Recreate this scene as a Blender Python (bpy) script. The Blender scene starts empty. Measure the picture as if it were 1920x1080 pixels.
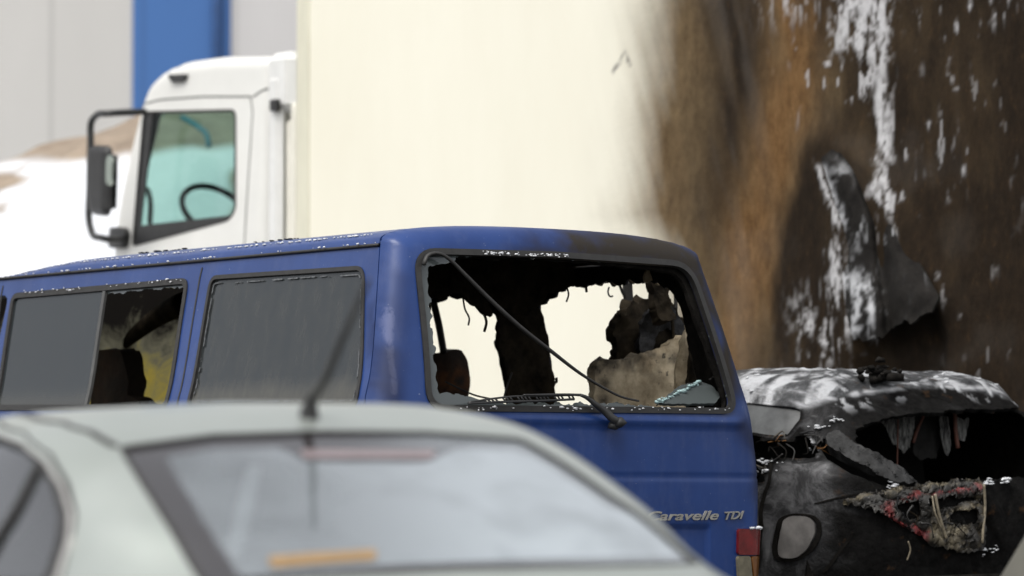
import bpy, math
import numpy as np

# ------------------------------------------------------------------ camera, sky, sun, exposure
scene = bpy.context.scene
COL = scene.collection
FPX, CAM_Z, PITCH = 7600.0, 1.15, math.atan(405 / 7600)      # focal length in photo pixels, height, upward tilt
cam_d = bpy.data.cameras.new('camera'); cam = bpy.data.objects.new('camera', cam_d); COL.objects.link(cam)
cam.location = (0, 0, CAM_Z); cam.rotation_euler = (math.pi / 2 + PITCH, 0, 0)
cam_d.sensor_width = 36; cam_d.lens = FPX * 36 / 1920; cam_d.clip_end = 500; cam_d.clip_start = .1
cam_d.dof.use_dof = True; cam_d.dof.focus_distance = 15.9; cam_d.dof.aperture_fstop = 2.5
scene.camera = cam

SUN_EL, SUN_AZ = math.radians(60), math.radians(-148)         # light comes from the left and slightly behind the camera
world = bpy.data.worlds.new('World'); scene.world = world; world.use_nodes = True
wn = world.node_tree; wn.nodes.clear()
sky = wn.nodes.new('ShaderNodeTexSky'); sky.sky_type = 'NISHITA'; sky.sun_disc = False
sky.sun_elevation = SUN_EL; sky.sun_rotation = SUN_AZ; sky.air_density = 1.0; sky.dust_density = 4.0; sky.ozone_density = 1.0
hs = wn.nodes.new('ShaderNodeHueSaturation'); hs.inputs['Saturation'].default_value = .12
bg = wn.nodes.new('ShaderNodeBackground'); bg.inputs['Strength'].default_value = .15
wo = wn.nodes.new('ShaderNodeOutputWorld')
wn.links.new(sky.outputs[0], hs.inputs['Color']); wn.links.new(hs.outputs[0], bg.inputs[0]); wn.links.new(bg.outputs[0], wo.inputs[0])
sun_d = bpy.data.lights.new('sun', 'SUN'); sun = bpy.data.objects.new('sun', sun_d); COL.objects.link(sun)
sun_d.energy = 0.8; sun_d.angle = math.radians(35); sun_d.color = (1, .95, .87)
sun.rotation_euler = (math.pi / 2 - SUN_EL, 0, math.pi - SUN_AZ)
scene.view_settings.view_transform = 'Standard'; scene.view_settings.look = 'None'
scene.view_settings.exposure = 0.72; scene.view_settings.gamma = 1

# ------------------------------------------------------------------ numeric helpers
A = np.array
C0 = A([0, 0, CAM_Z]); UPV = A([0, -math.sin(PITCH), math.cos(PITCH)]); FWV = A([0, math.cos(PITCH), math.sin(PITCH)])

def project(p):
    d = np.asarray(p, float) - C0
    z = d @ FWV
    return np.stack([960 + FPX * d[..., 0] / z, 540 - FPX * (d @ UPV) / z], -1)

class Frame:
    """place of a thing: origin on the ground, local x to its right, y forward, z up"""
    def __init__(s, loc, yaw, roll=0.0, pitch=0.0):
        s.loc = A(loc, float); s.yaw, s.roll, s.pitch = yaw, roll, pitch
        cz, sz = math.cos(yaw), math.sin(yaw); cy, sy = math.cos(roll), math.sin(roll); cx, sx = math.cos(pitch), math.sin(pitch)
        s.R = A([[cz, -sz, 0], [sz, cz, 0], [0, 0, 1]]) @ A([[cy, 0, sy], [0, 1, 0], [-sy, 0, cy]]) @ A([[1, 0, 0], [0, cx, -sx], [0, sx, cx]])
    def world(s, p): return np.asarray(p, float) @ s.R.T + s.loc
    def px(s, p): return project(s.world(p))

def solve(fr, fmap, pts, ur, vr, n=60):
    """surface coordinates of points measured on the photograph"""
    pts = A(pts, float)
    U, V = np.meshgrid(np.linspace(*ur, n), np.linspace(*vr, n), indexing='ij'); U = U.ravel(); V = V.ravel()
    Q = fr.px(fmap(U, V))
    k = ((Q[None] - pts[:, None]) ** 2).sum(-1).argmin(1); u, v = U[k].copy(), V[k].copy()
    e = 1e-4
    for _ in range(14):
        q = fr.px(fmap(u, v)); r = pts - q
        Ju = (fr.px(fmap(u + e, v)) - q) / e; Jv = (fr.px(fmap(u, v + e)) - q) / e
        det = Ju[:, 0] * Jv[:, 1] - Ju[:, 1] * Jv[:, 0]; det = np.where(abs(det) < 1e-3, 1e-3, det)
        du = (r[:, 0] * Jv[:, 1] - r[:, 1] * Jv[:, 0]) / det; dv = (r[:, 1] * Ju[:, 0] - r[:, 0] * Ju[:, 1]) / det
        u = np.clip(u + np.clip(du, -.2, .2), ur[0], ur[1]); v = np.clip(v + np.clip(dv, -.2, .2), vr[0], vr[1])
    return np.stack([u, v], -1)

def spl(x, xs, ys):
    """smooth curve through measured points"""
    x = np.asarray(x, float); xs = A(xs, float); ys = A(ys, float)
    h = np.diff(xs); d = np.diff(ys) / h; m = np.zeros_like(ys)
    m[1:-1] = np.where(d[:-1] * d[1:] > 0, 2 * d[:-1] * d[1:] / (d[:-1] + d[1:] + 1e-12), 0); m[0] = d[0]; m[-1] = d[-1]
    xc = np.clip(x, xs[0], xs[-1]); i = np.clip(np.searchsorted(xs, xc, 'right') - 1, 0, len(h) - 1)
    t = (xc - xs[i]) / h[i]
    return ((2 * t**3 - 3 * t**2 + 1) * ys[i] + (t**3 - 2 * t**2 + t) * h[i] * m[i] + (3 * t**2 - 2 * t**3) * ys[i + 1] + (t**3 - t**2) * h[i] * m[i + 1])

def sm(a, b, x):
    t = np.clip((np.asarray(x, float) - a) / (b - a), 0, 1); return t * t * (3 - 2 * t)

def rnd_poly(pts, r, n=7):
    """polygon with rounded corners"""
    pts = A(pts, float); out = []
    N = len(pts)
    for i in range(N):
        p, a, b = pts[i], pts[i - 1], pts[(i + 1) % N]
        ri = r[i] if hasattr(r, '__len__') else r
        da, db = a - p, b - p; la, lb = np.hypot(*da), np.hypot(*db)
        if ri <= 0: out.append(p); continue
        k = min(ri, la * .48, lb * .48); p0, p1 = p + da / la * k, p + db / lb * k
        for t in np.linspace(0, 1, n): out.append((1 - t)**2 * p0 + 2 * t * (1 - t) * p + t * t * p1)
    return A(out)

def sdf(poly):
    poly = A(poly, float)
    a = poly; b = np.roll(poly, -1, 0); ab = b - a; L2 = (ab**2).sum(1) + 1e-18
    def f(u, v):
        u = np.asarray(u, float); sh = u.shape; p = np.stack([u.ravel(), np.asarray(v, float).ravel()], -1)
        out = np.empty(len(p))
        for s in range(0, len(p), 20000):
            q = p[s:s + 20000, None]; w = q - a[None]; t = np.clip((w * ab).sum(-1) / L2, 0, 1)
            d = np.sqrt(((w - t[..., None] * ab)**2).sum(-1)).min(1)
            c1 = (a[None, :, 1] <= q[..., 1]) != (b[None, :, 1] <= q[..., 1])
            xi = a[None, :, 0] + (q[..., 1] - a[None, :, 1]) / np.where(ab[:, 1] == 0, 1e-12, ab[:, 1]) * ab[None, :, 0]
            ins = (c1 & (q[..., 0] < xi)).sum(1) % 2 == 1
            out[s:s + 20000] = np.where(ins, -d, d)
        return out.reshape(sh)
    return f

def hash2(ix, iy, seed):
    n = (ix.astype(np.int64) * 374761393 + iy.astype(np.int64) * 668265263 + seed * 974634211) & 0xffffffff
    n = ((n ^ (n >> 13)) * 1274126177) & 0xffffffff; n = n ^ (n >> 16)
    return (n & 0xffff) / 65535.0

def vnoise(x, y, seed=0):
    x = np.asarray(x, float); y = np.asarray(y, float)
    ix, iy = np.floor(x), np.floor(y); fx, fy = x - ix, y - iy; fx = fx * fx * (3 - 2 * fx); fy = fy * fy * (3 - 2 * fy)
    h = lambda a, b: hash2(ix + a, iy + b, seed)
    return (h(0, 0) * (1 - fx) + h(1, 0) * fx) * (1 - fy) + (h(0, 1) * (1 - fx) + h(1, 1) * fx) * fy

def fbm(x, y, seed=0, oct=4):
    s = 0; a = .5; n = 0
    for o in range(oct):
        s = s + a * vnoise(np.asarray(x) * 2**o, np.asarray(y) * 2**o, seed + o * 17); n += a; a *= .5
    return s / n

# ------------------------------------------------------------------ objects
def link(name, me, parent=None):
    o = bpy.data.objects.new(name, me); COL.objects.link(o)
    if parent is not None: o.parent = parent
    return o

def tag(o, label=None, cat=None, group=None, kind=None):
    if label: o['label'] = label
    if cat: o['category'] = cat
    if group: o['group'] = group
    if kind: o['kind'] = kind
    return o

def thing(name, label, cat, fr, group=None):
    o = bpy.data.objects.new(name, None); COL.objects.link(o)
    o.location = fr.loc
    import mathutils
    o.rotation_euler = mathutils.Matrix(fr.R.tolist()).to_euler()
    o.empty_display_size = .2
    return tag(o, label, cat, group)

def make(name, verts, faces, mats, parent=None, fmat=None, attrs=None, smooth=True, sharp=None):
    me = bpy.data.meshes.new(name)
    me.from_pydata([tuple(map(float, p)) for p in verts], [], [tuple(int(i) for i in f) for f in faces])
    if not isinstance(mats, (list, tuple)): mats = [mats]
    for m in mats: me.materials.append(m)
    if fmat is not None: me.polygons.foreach_set('material_index', A(fmat, np.int32))
    me.polygons.foreach_set('use_smooth', [smooth] * len(me.polygons))
    for k, val in (attrs or {}).items():
        at = me.attributes.new(k, 'FLOAT', 'POINT'); at.data.foreach_set('value', A(val, np.float32))
    if sharp:
        at = me.attributes.new('sharp_edge', 'BOOLEAN', 'EDGE')
        vals = [(min(e.vertices), max(e.vertices)) in sharp for e in me.edges]
        at.data.foreach_set('value', vals)
    me.update()
    return link(name, me, parent)

def sheet(name, fmap, us, vs, mats, parent=None, region=None, thick=0.0, flip=False, attrs=None, offset=0.0):
    """curved panel: a (u,v) grid clipped to region<0, laid on fmap, given a thickness; mats = [outer, inner]"""
    us, vs = A(us, float), A(vs, float); nu, nv = len(us), len(vs)
    U, V = np.meshgrid(us, vs, indexing='ij')
    if region is None: D = -np.ones_like(U)
    else:
        D = region(U, V); D = np.where(abs(D) < 1e-7, -1e-7, D)
    vid = {}; PU, PV, faces = [], [], []
    def corner(i, j):
        k = (i, j)
        if k not in vid: vid[k] = len(PU); PU.append(us[i]); PV.append(vs[j])
        return vid[k]
    def cross(i0, j0, i1, j1):
        k = (i0, j0, i1, j1) if (i0, j0) < (i1, j1) else (i1, j1, i0, j0)
        if k not in vid:
            d0, d1 = D[k[0], k[1]], D[k[2], k[3]]; t = d0 / (d0 - d1)
            vid[k] = len(PU); PU.append(us[k[0]] * (1 - t) + us[k[2]] * t); PV.append(vs[k[1]] * (1 - t) + vs[k[3]] * t)
        return vid[k]
    neg = D < 0
    for i in range(nu - 1):
        for j in range(nv - 1):
            cs = ((i, j), (i + 1, j), (i + 1, j + 1), (i, j + 1))
            ng = [neg[c] for c in cs]
            if all(ng): faces.append([corner(*c) for c in cs]); continue
            if not any(ng): continue
            poly = []
            for k in range(4):
                a, b = cs[k], cs[(k + 1) % 4]
                if ng[k]: poly.append(corner(*a))
                if ng[k] != ng[(k + 1) % 4]: poly.append(cross(*a, *b))
            if len(poly) >= 3: faces.append(poly)
    if not faces: print('EMPTY SHEET', name); return None
    PU, PV = A(PU), A(PV); e = 1e-4
    Pm = fmap(PU, PV)
    N = np.cross(fmap(PU + e, PV) - fmap(PU - e, PV), fmap(PU, PV + e) - fmap(PU, PV - e))
    N /= (np.linalg.norm(N, axis=1, keepdims=True) + 1e-15)
    if flip: N = -N
    Pm = Pm + N * offset
    at = {k: np.clip(f(PU, PV), 0, 1) for k, f in (attrs or {}).items()}
    if not isinstance(mats, (list, tuple)): mats = [mats]
    fr_ = [f[::-1] for f in faces] if flip else faces
    if thick <= 0:
        return make(name, Pm, fr_, mats[:1], parent, attrs=at)
    n = len(Pm); back = Pm - N * thick
    cnt = {}
    for f in fr_:
        for a, b in zip(f, f[1:] + f[:1]): cnt[(a, b)] = 1
    F = list(fr_) + [[i + n for i in f[::-1]] for f in fr_]; fm = [0] * len(fr_) + [min(1, len(mats) - 1)] * len(fr_); sharp = set()
    for (a, b) in cnt:
        if (b, a) not in cnt:
            F.append([b, a, a + n, b + n]); fm.append(0)
            sharp.add((min(a, b), max(a, b))); sharp.add((min(a, b) + n, max(a, b) + n))
    at = {k: np.concatenate([x, x]) for k, x in at.items()}
    return make(name, np.concatenate([Pm, back]), F, mats, parent, fmat=fm, attrs=at, sharp=sharp)

def grid(a, b, step): return np.linspace(a, b, max(2, int(round(abs(b - a) / step)) + 1))

def tube_geo(pts, rad, n=8, V=None, F=None, flat=1.0, cap=True):
    V = [] if V is None else V; F = [] if F is None else F
    pts = A(pts, float); m = len(pts); rad = np.broadcast_to(np.asarray(rad, float), (m,))
    T = np.gradient(pts, axis=0); T /= np.linalg.norm(T, axis=1, keepdims=True) + 1e-12
    ref = A([0, 0, 1.]) if abs(T[0][2]) < .9 else A([1., 0, 0]); x = np.cross(T[0], ref); x /= np.linalg.norm(x)
    b = len(V)
    for i in range(m):
        x = x - T[i] * (x @ T[i]); x /= np.linalg.norm(x) + 1e-12; y = np.cross(T[i], x)
        for k in range(n):
            a = 2 * math.pi * k / n; V.append(pts[i] + rad[i] * (math.cos(a) * x + flat * math.sin(a) * y))
    for i in range(m - 1):
        for k in range(n):
            F.append([b + i * n + k, b + i * n + (k + 1) % n, b + (i + 1) * n + (k + 1) % n, b + (i + 1) * n + k])
    if cap:
        F.append([b + k for k in range(n)][::-1]); F.append([b + (m - 1) * n + k for k in range(n)])
    return V, F

def smooth_line(pts, n=40):
    pts = A(pts, float); t = np.concatenate([[0], np.cumsum(np.linalg.norm(np.diff(pts, axis=0), axis=1))]); x = np.linspace(0, t[-1], n)
    d = np.gradient(pts, t, axis=0) if len(pts) > 2 else np.repeat(((pts[1] - pts[0]) / t[1])[None], 2, 0)
    out = []
    for xi in x:
        i = min(max(np.searchsorted(t, xi, 'right') - 1, 0), len(t) - 2); h = t[i + 1] - t[i]; s = (xi - t[i]) / h
        out.append((2*s**3 - 3*s**2 + 1) * pts[i] + (s**3 - 2*s**2 + s) * h * d[i] + (3*s**2 - 2*s**3) * pts[i+1] + (s**3 - s**2) * h * d[i+1])
    return A(out)

def tube(name, pts, rad, mat, parent=None, n=8, res=30, flat=1.0):
    p = smooth_line(pts, res) if res else A(pts, float)
    r = rad if np.isscalar(rad) else np.interp(np.linspace(0, 1, len(p)), np.linspace(0, 1, len(rad)), rad)
    V, F = tube_geo(p, r, n, flat=flat)
    return make(name, V, F, mat, parent)

def box_geo(lo, hi, bev, V, F):
    lo, hi = A(lo, float), A(hi, float); b = min(bev, (hi - lo).min() * .45); s = len(V)
    # chamfered box: 24 verts
    idx = {}
    for sx in (0, 1):
        for sy in (0, 1):
            for sz in (0, 1):
                c = A([hi[0] if sx else lo[0], hi[1] if sy else lo[1], hi[2] if sz else lo[2]])
                sg = A([-1 if sx else 1, -1 if sy else 1, -1 if sz else 1]) * b
                for ax in range(3):
                    p = c + sg; p[ax] = c[ax]; idx[(sx, sy, sz, ax)] = len(V); V.append(p)
    q = lambda *k: idx[k]
    for ax in range(3):
        o1, o2 = (ax + 1) % 3, (ax + 2) % 3
        for s_ in (0, 1):
            def k(a, c):
                t = [0, 0, 0]; t[ax] = s_; t[o1] = a; t[o2] = c; return q(*t, ax)
            f = [k(0, 0), k(1, 0), k(1, 1), k(0, 1)]; F.append(f if s_ else f[::-1])
    for ax in range(3):                       # edges along ax
        o1, o2 = (ax + 1) % 3, (ax + 2) % 3
        for a in (0, 1):
            for c in (0, 1):
                def k(e, f_):
                    t = [0, 0, 0]; t[ax] = e; t[o1] = a; t[o2] = c; return q(*t, f_)
                f = [k(0, o1), k(1, o1), k(1, o2), k(0, o2)]; F.append(f if (a == c) else f[::-1])
    for sx in (0, 1):
        for sy in (0, 1):
            for sz in (0, 1):
                f = [q(sx, sy, sz, 0), q(sx, sy, sz, 1), q(sx, sy, sz, 2)]; F.append(f if (sx + sy + sz) % 2 else f[::-1])
    return V, F

def box(name, lo, hi, mat, parent=None, bev=.006):
    V, F = box_geo(lo, hi, bev, [], []); return make(name, V, F, mat, parent, smooth=False)

# ------------------------------------------------------------------ materials
def nodes(name):
    m = bpy.data.materials.new(name); m.use_nodes = True; nt = m.node_tree
    return m, nt, nt.nodes['Principled BSDF']

def NN(nt, typ, **kw):
    n = nt.nodes.new(typ)
    for k, v in kw.items():
        if k in n.inputs: n.inputs[k].default_value = v
        else: setattr(n, k, v)
    return n

def noise_node(nt, scale=5, detail=4, rough=.6, stretch=(1, 1, 1), dist=0):
    tc = NN(nt, 'ShaderNodeTexCoord'); mp = NN(nt, 'ShaderNodeMapping'); mp.inputs['Scale'].default_value = stretch
    n = NN(nt, 'ShaderNodeTexNoise'); n.inputs['Scale'].default_value = scale; n.inputs['Detail'].default_value = detail; n.inputs['Roughness'].default_value = rough; n.inputs['Distortion'].default_value = dist
    nt.links.new(tc.outputs['Object'], mp.inputs[0]); nt.links.new(mp.outputs[0], n.inputs['Vector'])
    return n.outputs['Fac']

def ramp(nt, fac, stops):
    r = NN(nt, 'ShaderNodeValToRGB'); el = r.color_ramp.elements
    while len(el) < len(stops): el.new(.5)
    for e, (p, c) in zip(el, stops):
        e.position = p; e.color = (*c, 1) if len(c) == 3 else c
    nt.links.new(fac, r.inputs[0]); return r.outputs[0]

def mixc(nt, fac, a, b):
    n = NN(nt, 'ShaderNodeMix', data_type='RGBA')
    if isinstance(fac, (int, float)): n.inputs[0].default_value = fac
    else: nt.links.new(fac, n.inputs[0])
    for sck, x in ((n.inputs[6], a), (n.inputs[7], b)):
        if isinstance(x, tuple): sck.default_value = (*x, 1)
        else: nt.links.new(x, sck)
    return n.outputs[2]

def math_n(nt, op, a, b=0.0, clamp=True):
    n = NN(nt, 'ShaderNodeMath', operation=op); n.use_clamp = clamp
    for i, x in enumerate((a, b)):
        if isinstance(x, (int, float)): n.inputs[i].default_value = x
        else: nt.links.new(x, n.inputs[i])
    return n.outputs[0]

def attr(nt, name):
    return NN(nt, 'ShaderNodeAttribute', attribute_name=name).outputs['Fac']

def bump(nt, b, h, strength=.3, dist=.01):
    n = NN(nt, 'ShaderNodeBump', Strength=strength, Distance=dist); nt.links.new(h, n.inputs['Height']); nt.links.new(n.outputs[0], b.inputs['Normal'])

def plain(name, c, rough=.5, metal=0.0, var=.25, scale=8, coat=0.0, bmp=0.0, stretch=(1, 1, 1), spec=.5):
    m, nt, b = nodes(name)
    f = noise_node(nt, scale, 5, .65, stretch)
    lo = tuple(x * (1 - var) for x in c); hi = tuple(min(1, x * (1 + var)) for x in c)
    nt.links.new(ramp(nt, f, [(.3, lo), (.7, hi)]), b.inputs['Base Color'])
    b.inputs['Roughness'].default_value = rough; b.inputs['Metallic'].default_value = metal; b.inputs['Coat Weight'].default_value = coat
    b.inputs['Coat Roughness'].default_value = .06; b.inputs['Specular IOR Level'].default_value = spec
    if bmp: bump(nt, b, noise_node(nt, scale * 3, 6, .7, stretch), bmp, .01)
    return m

M = {}
M['rubber'] = plain('black_rubber', (.016, .015, .014), .55, var=.4, scale=30)
M['plastic'] = plain('black_plastic', (.018, .018, .018), .45, var=.3, scale=20)
M['char'] = plain('charred_black', (.009, .008, .007), .8, var=.8, scale=14, bmp=.6, spec=.08)
M['soot'] = plain('sooty_brown', (.022, .017, .011), .85, var=.8, scale=12, bmp=.6, spec=.1)
M['char_gloss'] = plain('melted_black', (.008, .008, .009), .32, var=.7, scale=22, bmp=.7, spec=.3)
M['white_paint'] = plain('white_truck_paint', (.68, .675, .64), .35, var=.04, scale=3, coat=.3)
M['trim'] = plain('grey_cream_trim', (.70, .68, .60), .5, var=.1, scale=5)
M['shade_gap'] = plain('grey_metal', (.34, .34, .33), .6, var=.15)
M['foam'] = plain('extinguishing_foam', (.66, .67, .69), .7, var=.25, scale=60, bmp=.5)
M['asphalt'] = plain('asphalt', (.05, .05, .05), .85, var=.4, scale=30, bmp=.3)
M['tyre'] = plain('tyre_rubber', (.02, .02, .02), .8, var=.3)
M['steel'] = plain('grey_steel', (.3, .3, .3), .4, .8, var=.2)
M['chrome'] = plain('dull_chrome', (.55, .53, .5), .3, .85, var=.2, scale=40)
M['seat_dark'] = plain('burnt_seat_fabric', (.02, .015, .011), .9, var=.6, scale=20, bmp=.4)

def blue_paint():
    m, nt, b = nodes('blue_van_paint')
    f = noise_node(nt, 4, 5, .6)
    base = ramp(nt, f, [(.35, (.007, .031, .138)), (.65, (.011, .041, .170))])
    dust = ramp(nt, noise_node(nt, 9, 8, .75, (1, 1, .35)), [(.50, (0, 0, 0)), (.8, (.16, .16, .16))])
    speck = ramp(nt, noise_node(nt, 95, 3, .5), [(.73, (0, 0, 0)), (.77, (.7, .7, .7))])
    base = mixc(nt, dust, base, (.16, .17, .24)); base = mixc(nt, speck, base, (.25, .28, .36))
    # fire stains
    n2 = noise_node(nt, 16, 8, .75)
    s = attr(nt, 'soot'); sn = math_n(nt, 'MULTIPLY', s, math_n(nt, 'ADD', n2, .55))
    p = attr(nt, 'peel'); pn = ramp(nt, math_n(nt, 'MULTIPLY', p, math_n(nt, 'ADD', noise_node(nt, 28, 6, .7), .5)), [(.42, (0, 0, 0)), (.5, (1, 1, 1))])
    base = mixc(nt, pn, base, (.075, .10, .23)); base = mixc(nt, sn, base, (.022, .018, .014))
    nt.links.new(base, b.inputs['Base Color'])
    b.inputs['Specular IOR Level'].default_value = .28
    bump(nt, b, noise_node(nt, 2.2, 3, .5), .12, .02)
    rr = NN(nt, 'ShaderNodeMapRange'); nt.links.new(sn, rr.inputs[0]); rr.inputs[3].default_value = .42; rr.inputs[4].default_value = .85
    nt.links.new(rr.outputs[0], b.inputs['Roughness'])
    nt.links.new(math_n(nt, 'SUBTRACT', .35, sn), b.inputs['Coat Weight']); b.inputs['Coat Roughness'].default_value = .22
    return m
M['blue'] = blue_paint()

def glass(name, tint, refl=.5, rough=.02, dirt=0.0, dirt_c=(.2, .19, .16), body=0.0, body_c=(.05, .05, .05)):
    """thin pane: see-through tint + mirror by angle, with a film of dirt"""
    m, nt, b = nodes(name)
    nt.nodes.remove(b); out = nt.nodes['Material Output']
    tr = NN(nt, 'ShaderNodeBsdfTransparent'); tr.inputs[0].default_value = (*tint, 1)
    gl = NN(nt, 'ShaderNodeBsdfGlossy'); gl.inputs['Roughness'].default_value = rough; gl.inputs[0].default_value = (.95, .96, 1, 1)
    df = NN(nt, 'ShaderNodeBsdfDiffuse'); df.inputs[0].default_value = (*body_c, 1)
    lw = NN(nt, 'ShaderNodeLayerWeight', Blend=refl)
    m0 = NN(nt, 'ShaderNodeMixShader'); m0.inputs[0].default_value = body; nt.links.new(tr.outputs[0], m0.inputs[1]); nt.links.new(df.outputs[0], m0.inputs[2])
    m1 = NN(nt, 'ShaderNodeMixShader'); nt.links.new(lw.outputs['Fresnel'], m1.inputs[0]); nt.links.new(m0.outputs[0], m1.inputs[1]); nt.links.new(gl.outputs[0], m1.inputs[2])
    last = m1
    if dirt:
        d2 = NN(nt, 'ShaderNodeBsdfDiffuse'); d2.inputs[0].default_value = (*dirt_c, 1)
        streak = ramp(nt, noise_node(nt, 20, 8, .75, (1, 1, .25)), [(.42, (0, 0, 0)), (.85, (1, 1, 1))])
        dd = math_n(nt, 'MULTIPLY', streak, dirt); dd = math_n(nt, 'ADD', dd, math_n(nt, 'MULTIPLY', attr(nt, 'film'), .5))
        m2 = NN(nt, 'ShaderNodeMixShader'); nt.links.new(dd, m2.inputs[0]); nt.links.new(m1.outputs[0], m2.inputs[1]); nt.links.new(d2.outputs[0], m2.inputs[2]); last = m2
    nt.links.new(last.outputs[0], out.inputs[0])
    return m
M['van_glass'] = glass('dark_van_glass', (.10, .12, .13), .29, .10, .28, (.13, .125, .11), .55, (.035, .043, .047))
M['van_glass_clean'] = glass('dark_van_pane', (.10, .12, .13), .29, .06, .08, (.13, .125, .11), .55, (.035, .043, .047))
M['cab_glass'] = glass('green_cab_glass', (.55, .71, .67), .2)
M['car_glass'] = glass('silver_car_glass', (.42, .45, .47), .5, .03, body=.15, body_c=(.2, .21, .22))
M['shard_glass'] = glass('broken_glass', (.16, .20, .20), .35, .1, body=.7, body_c=(.10, .115, .115))

rng = np.random.RandomState(7)

def blobs_geo(pts, sizes, flat=.6, seed=0, V=None, F=None):
    """small irregular lumps (foam, slush, glass crumbs) joined into one mesh"""
    V = [] if V is None else V; F = [] if F is None else F
    r = np.random.RandomState(seed); ph = (1 + 5**.5) / 2
    ico = A([(-1, ph, 0), (1, ph, 0), (-1, -ph, 0), (1, -ph, 0), (0, -1, ph), (0, 1, ph), (0, -1, -ph), (0, 1, -ph), (ph, 0, -1), (ph, 0, 1), (-ph, 0, -1), (-ph, 0, 1)]) / 1.9
    fc = [(0, 11, 5), (0, 5, 1), (0, 1, 7), (0, 7, 10), (0, 10, 11), (1, 5, 9), (5, 11, 4), (11, 10, 2), (10, 7, 6), (7, 1, 8), (3, 9, 4), (3, 4, 2), (3, 2, 6), (3, 6, 8), (3, 8, 9), (4, 9, 5), (2, 4, 11), (6, 2, 10), (8, 6, 7), (9, 8, 1)]
    for p, s in zip(pts, sizes):
        b = len(V); q = ico * (1 + .7 * (r.rand(12, 1) - .5)) * s * np.clip(np.exp(.4 * r.randn()), .5, 1.6) * A([1 + r.rand(), 1 + r.rand() * .5, flat]); V.extend(list(q + p)); F.extend([tuple(b + i for i in f) for f in fc])
    return V, F

def blobs(name, pts, sizes, mat, parent=None, flat=.6, seed=0):
    V, F = blobs_geo(pts, sizes, flat, seed); return make(name, V, F, mat, parent)

def st_blobs(*a): o = blobs(*a); o['kind'] = 'stuff'; return o

def place(o, fr):
    import mathutils
    o.location = fr.loc; o.rotation_euler = mathutils.Matrix(fr.R.tolist()).to_euler(); return o

def text_mesh(name, body, shear, fr_parent, p0, p1, height, normal, depth, mat, bold=.012):
    """raised lettering from p0 to p1 (local points), extruded along normal"""
    cu = bpy.data.curves.new(name, 'FONT'); cu.body = body; cu.shear = shear; cu.extrude = .5; cu.offset = bold; cu.resolution_u = 4
    tmp = bpy.data.objects.new(name, cu); COL.objects.link(tmp)
    dg = bpy.context.evaluated_depsgraph_get(); me = bpy.data.meshes.new_from_object(tmp.evaluated_get(dg))
    COL.objects.unlink(tmp); bpy.data.objects.remove(tmp)
    co = np.empty(len(me.vertices) * 3, np.float32); me.vertices.foreach_get('co', co); co = co.reshape(-1, 3).astype(float)
    x0, x1 = co[:, 0].min(), co[:, 0].max(); p0, p1 = A(p0), A(p1); ex = (p1 - p0); nz = A(normal, float); nz /= np.linalg.norm(nz)
    up = np.cross(nz, ex / np.linalg.norm(ex)); cap = .70
    W = p0 + np.outer((co[:, 0] - x0) / (x1 - x0), ex) + np.outer(co[:, 1] / cap * height, up) + np.outer((co[:, 2] + .5) * depth, nz)
    me.vertices.foreach_set('co', W.astype(np.float32).ravel()); me.materials.clear(); me.materials.append(mat); me.update()
    me.name = name
    return link(name, me, fr_parent)

def ring(f, w_out, w_in):
    return lambda u, v: np.maximum(f(u, v) - w_out, -(f(u, v) + w_in))

def strip_region(polys):
    """thin strips along polylines: [(points, half width)]"""
    def g(u, v):
        d = np.full(np.shape(u), 9.0)
        for pts, w in polys:
            pts = A(pts, float)
            for a, b in zip(pts[:-1], pts[1:]):
                ab = b - a; t = np.clip(((u - a[0]) * ab[0] + (v - a[1]) * ab[1]) / (ab @ ab), 0, 1)
                d = np.minimum(d, np.hypot(u - a[0] - t * ab[0], v - a[1] - t * ab[1]) - w)
        return d
    return g

# ================================================================== ground, snow mound, warehouse
def ground_z(y): return .30 * sm(9.5, 15.5, y) + .15 * sm(17, 24, y) + .25 * sm(25, 45, y) - .03
gx = np.concatenate([grid(-120, -14, 8), grid(-12, 12, 1.0), grid(14, 120, 8)]); gy = np.concatenate([grid(-30, 0, 5), grid(1, 48, .8), grid(50, 200, 10)])
g = sheet('ground', lambda u, v: np.stack([u, v, ground_z(v) + .012 * (fbm(u * .7, v * .7, 3) - .5)], -1), gx, gy, M['asphalt'])
tag(g, kind='structure')

def snow_mat():
    m, nt, b = nodes('snow_and_earth')
    e = attr(nt, 'earth'); n = noise_node(nt, 1.6, 8, .7)
    f = ramp(nt, math_n(nt, 'MULTIPLY', e, math_n(nt, 'ADD', n, .5)), [(.30, (0, 0, 0)), (.66, (1, 1, 1))])
    snow = ramp(nt, noise_node(nt, .9, 6, .6), [(.35, (.58, .60, .63)), (.7, (.72, .73, .75))])
    earth = ramp(nt, noise_node(nt, 5, 6, .7), [(.3, (.17, .13, .095)), (.7, (.32, .255, .19))])
    nt.links.new(mixc(nt, f, snow, earth), b.inputs['Base Color']); b.inputs['Roughness'].default_value = .8
    bump(nt, b, noise_node(nt, 3, 7, .7), .5, .1)
    return m
def mound(u, v):
    ridge = 3.92 + .22 * sm(-3.2, -2.2, u) + .35 * (fbm(u * .55, 0 * u + 2.2, 9) - .5) + .10 * np.sin(u * 2.1 + 1)
    t = (v - 24.5) / 5.5
    z = ground_z(v) - .1 + (ridge - ground_z(v)) * sm(0, 1, t) * (1 - .25 * sm(1.3, 2.2, t)) + .30 * (fbm(u * 1.3, v * 1.3, 5) - .5) * sm(0, .3, t) + .10 * (fbm(u * 4, v * 4, 15) - .5) * sm(0, .3, t)
    return np.stack([u, v, z], -1)
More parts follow.
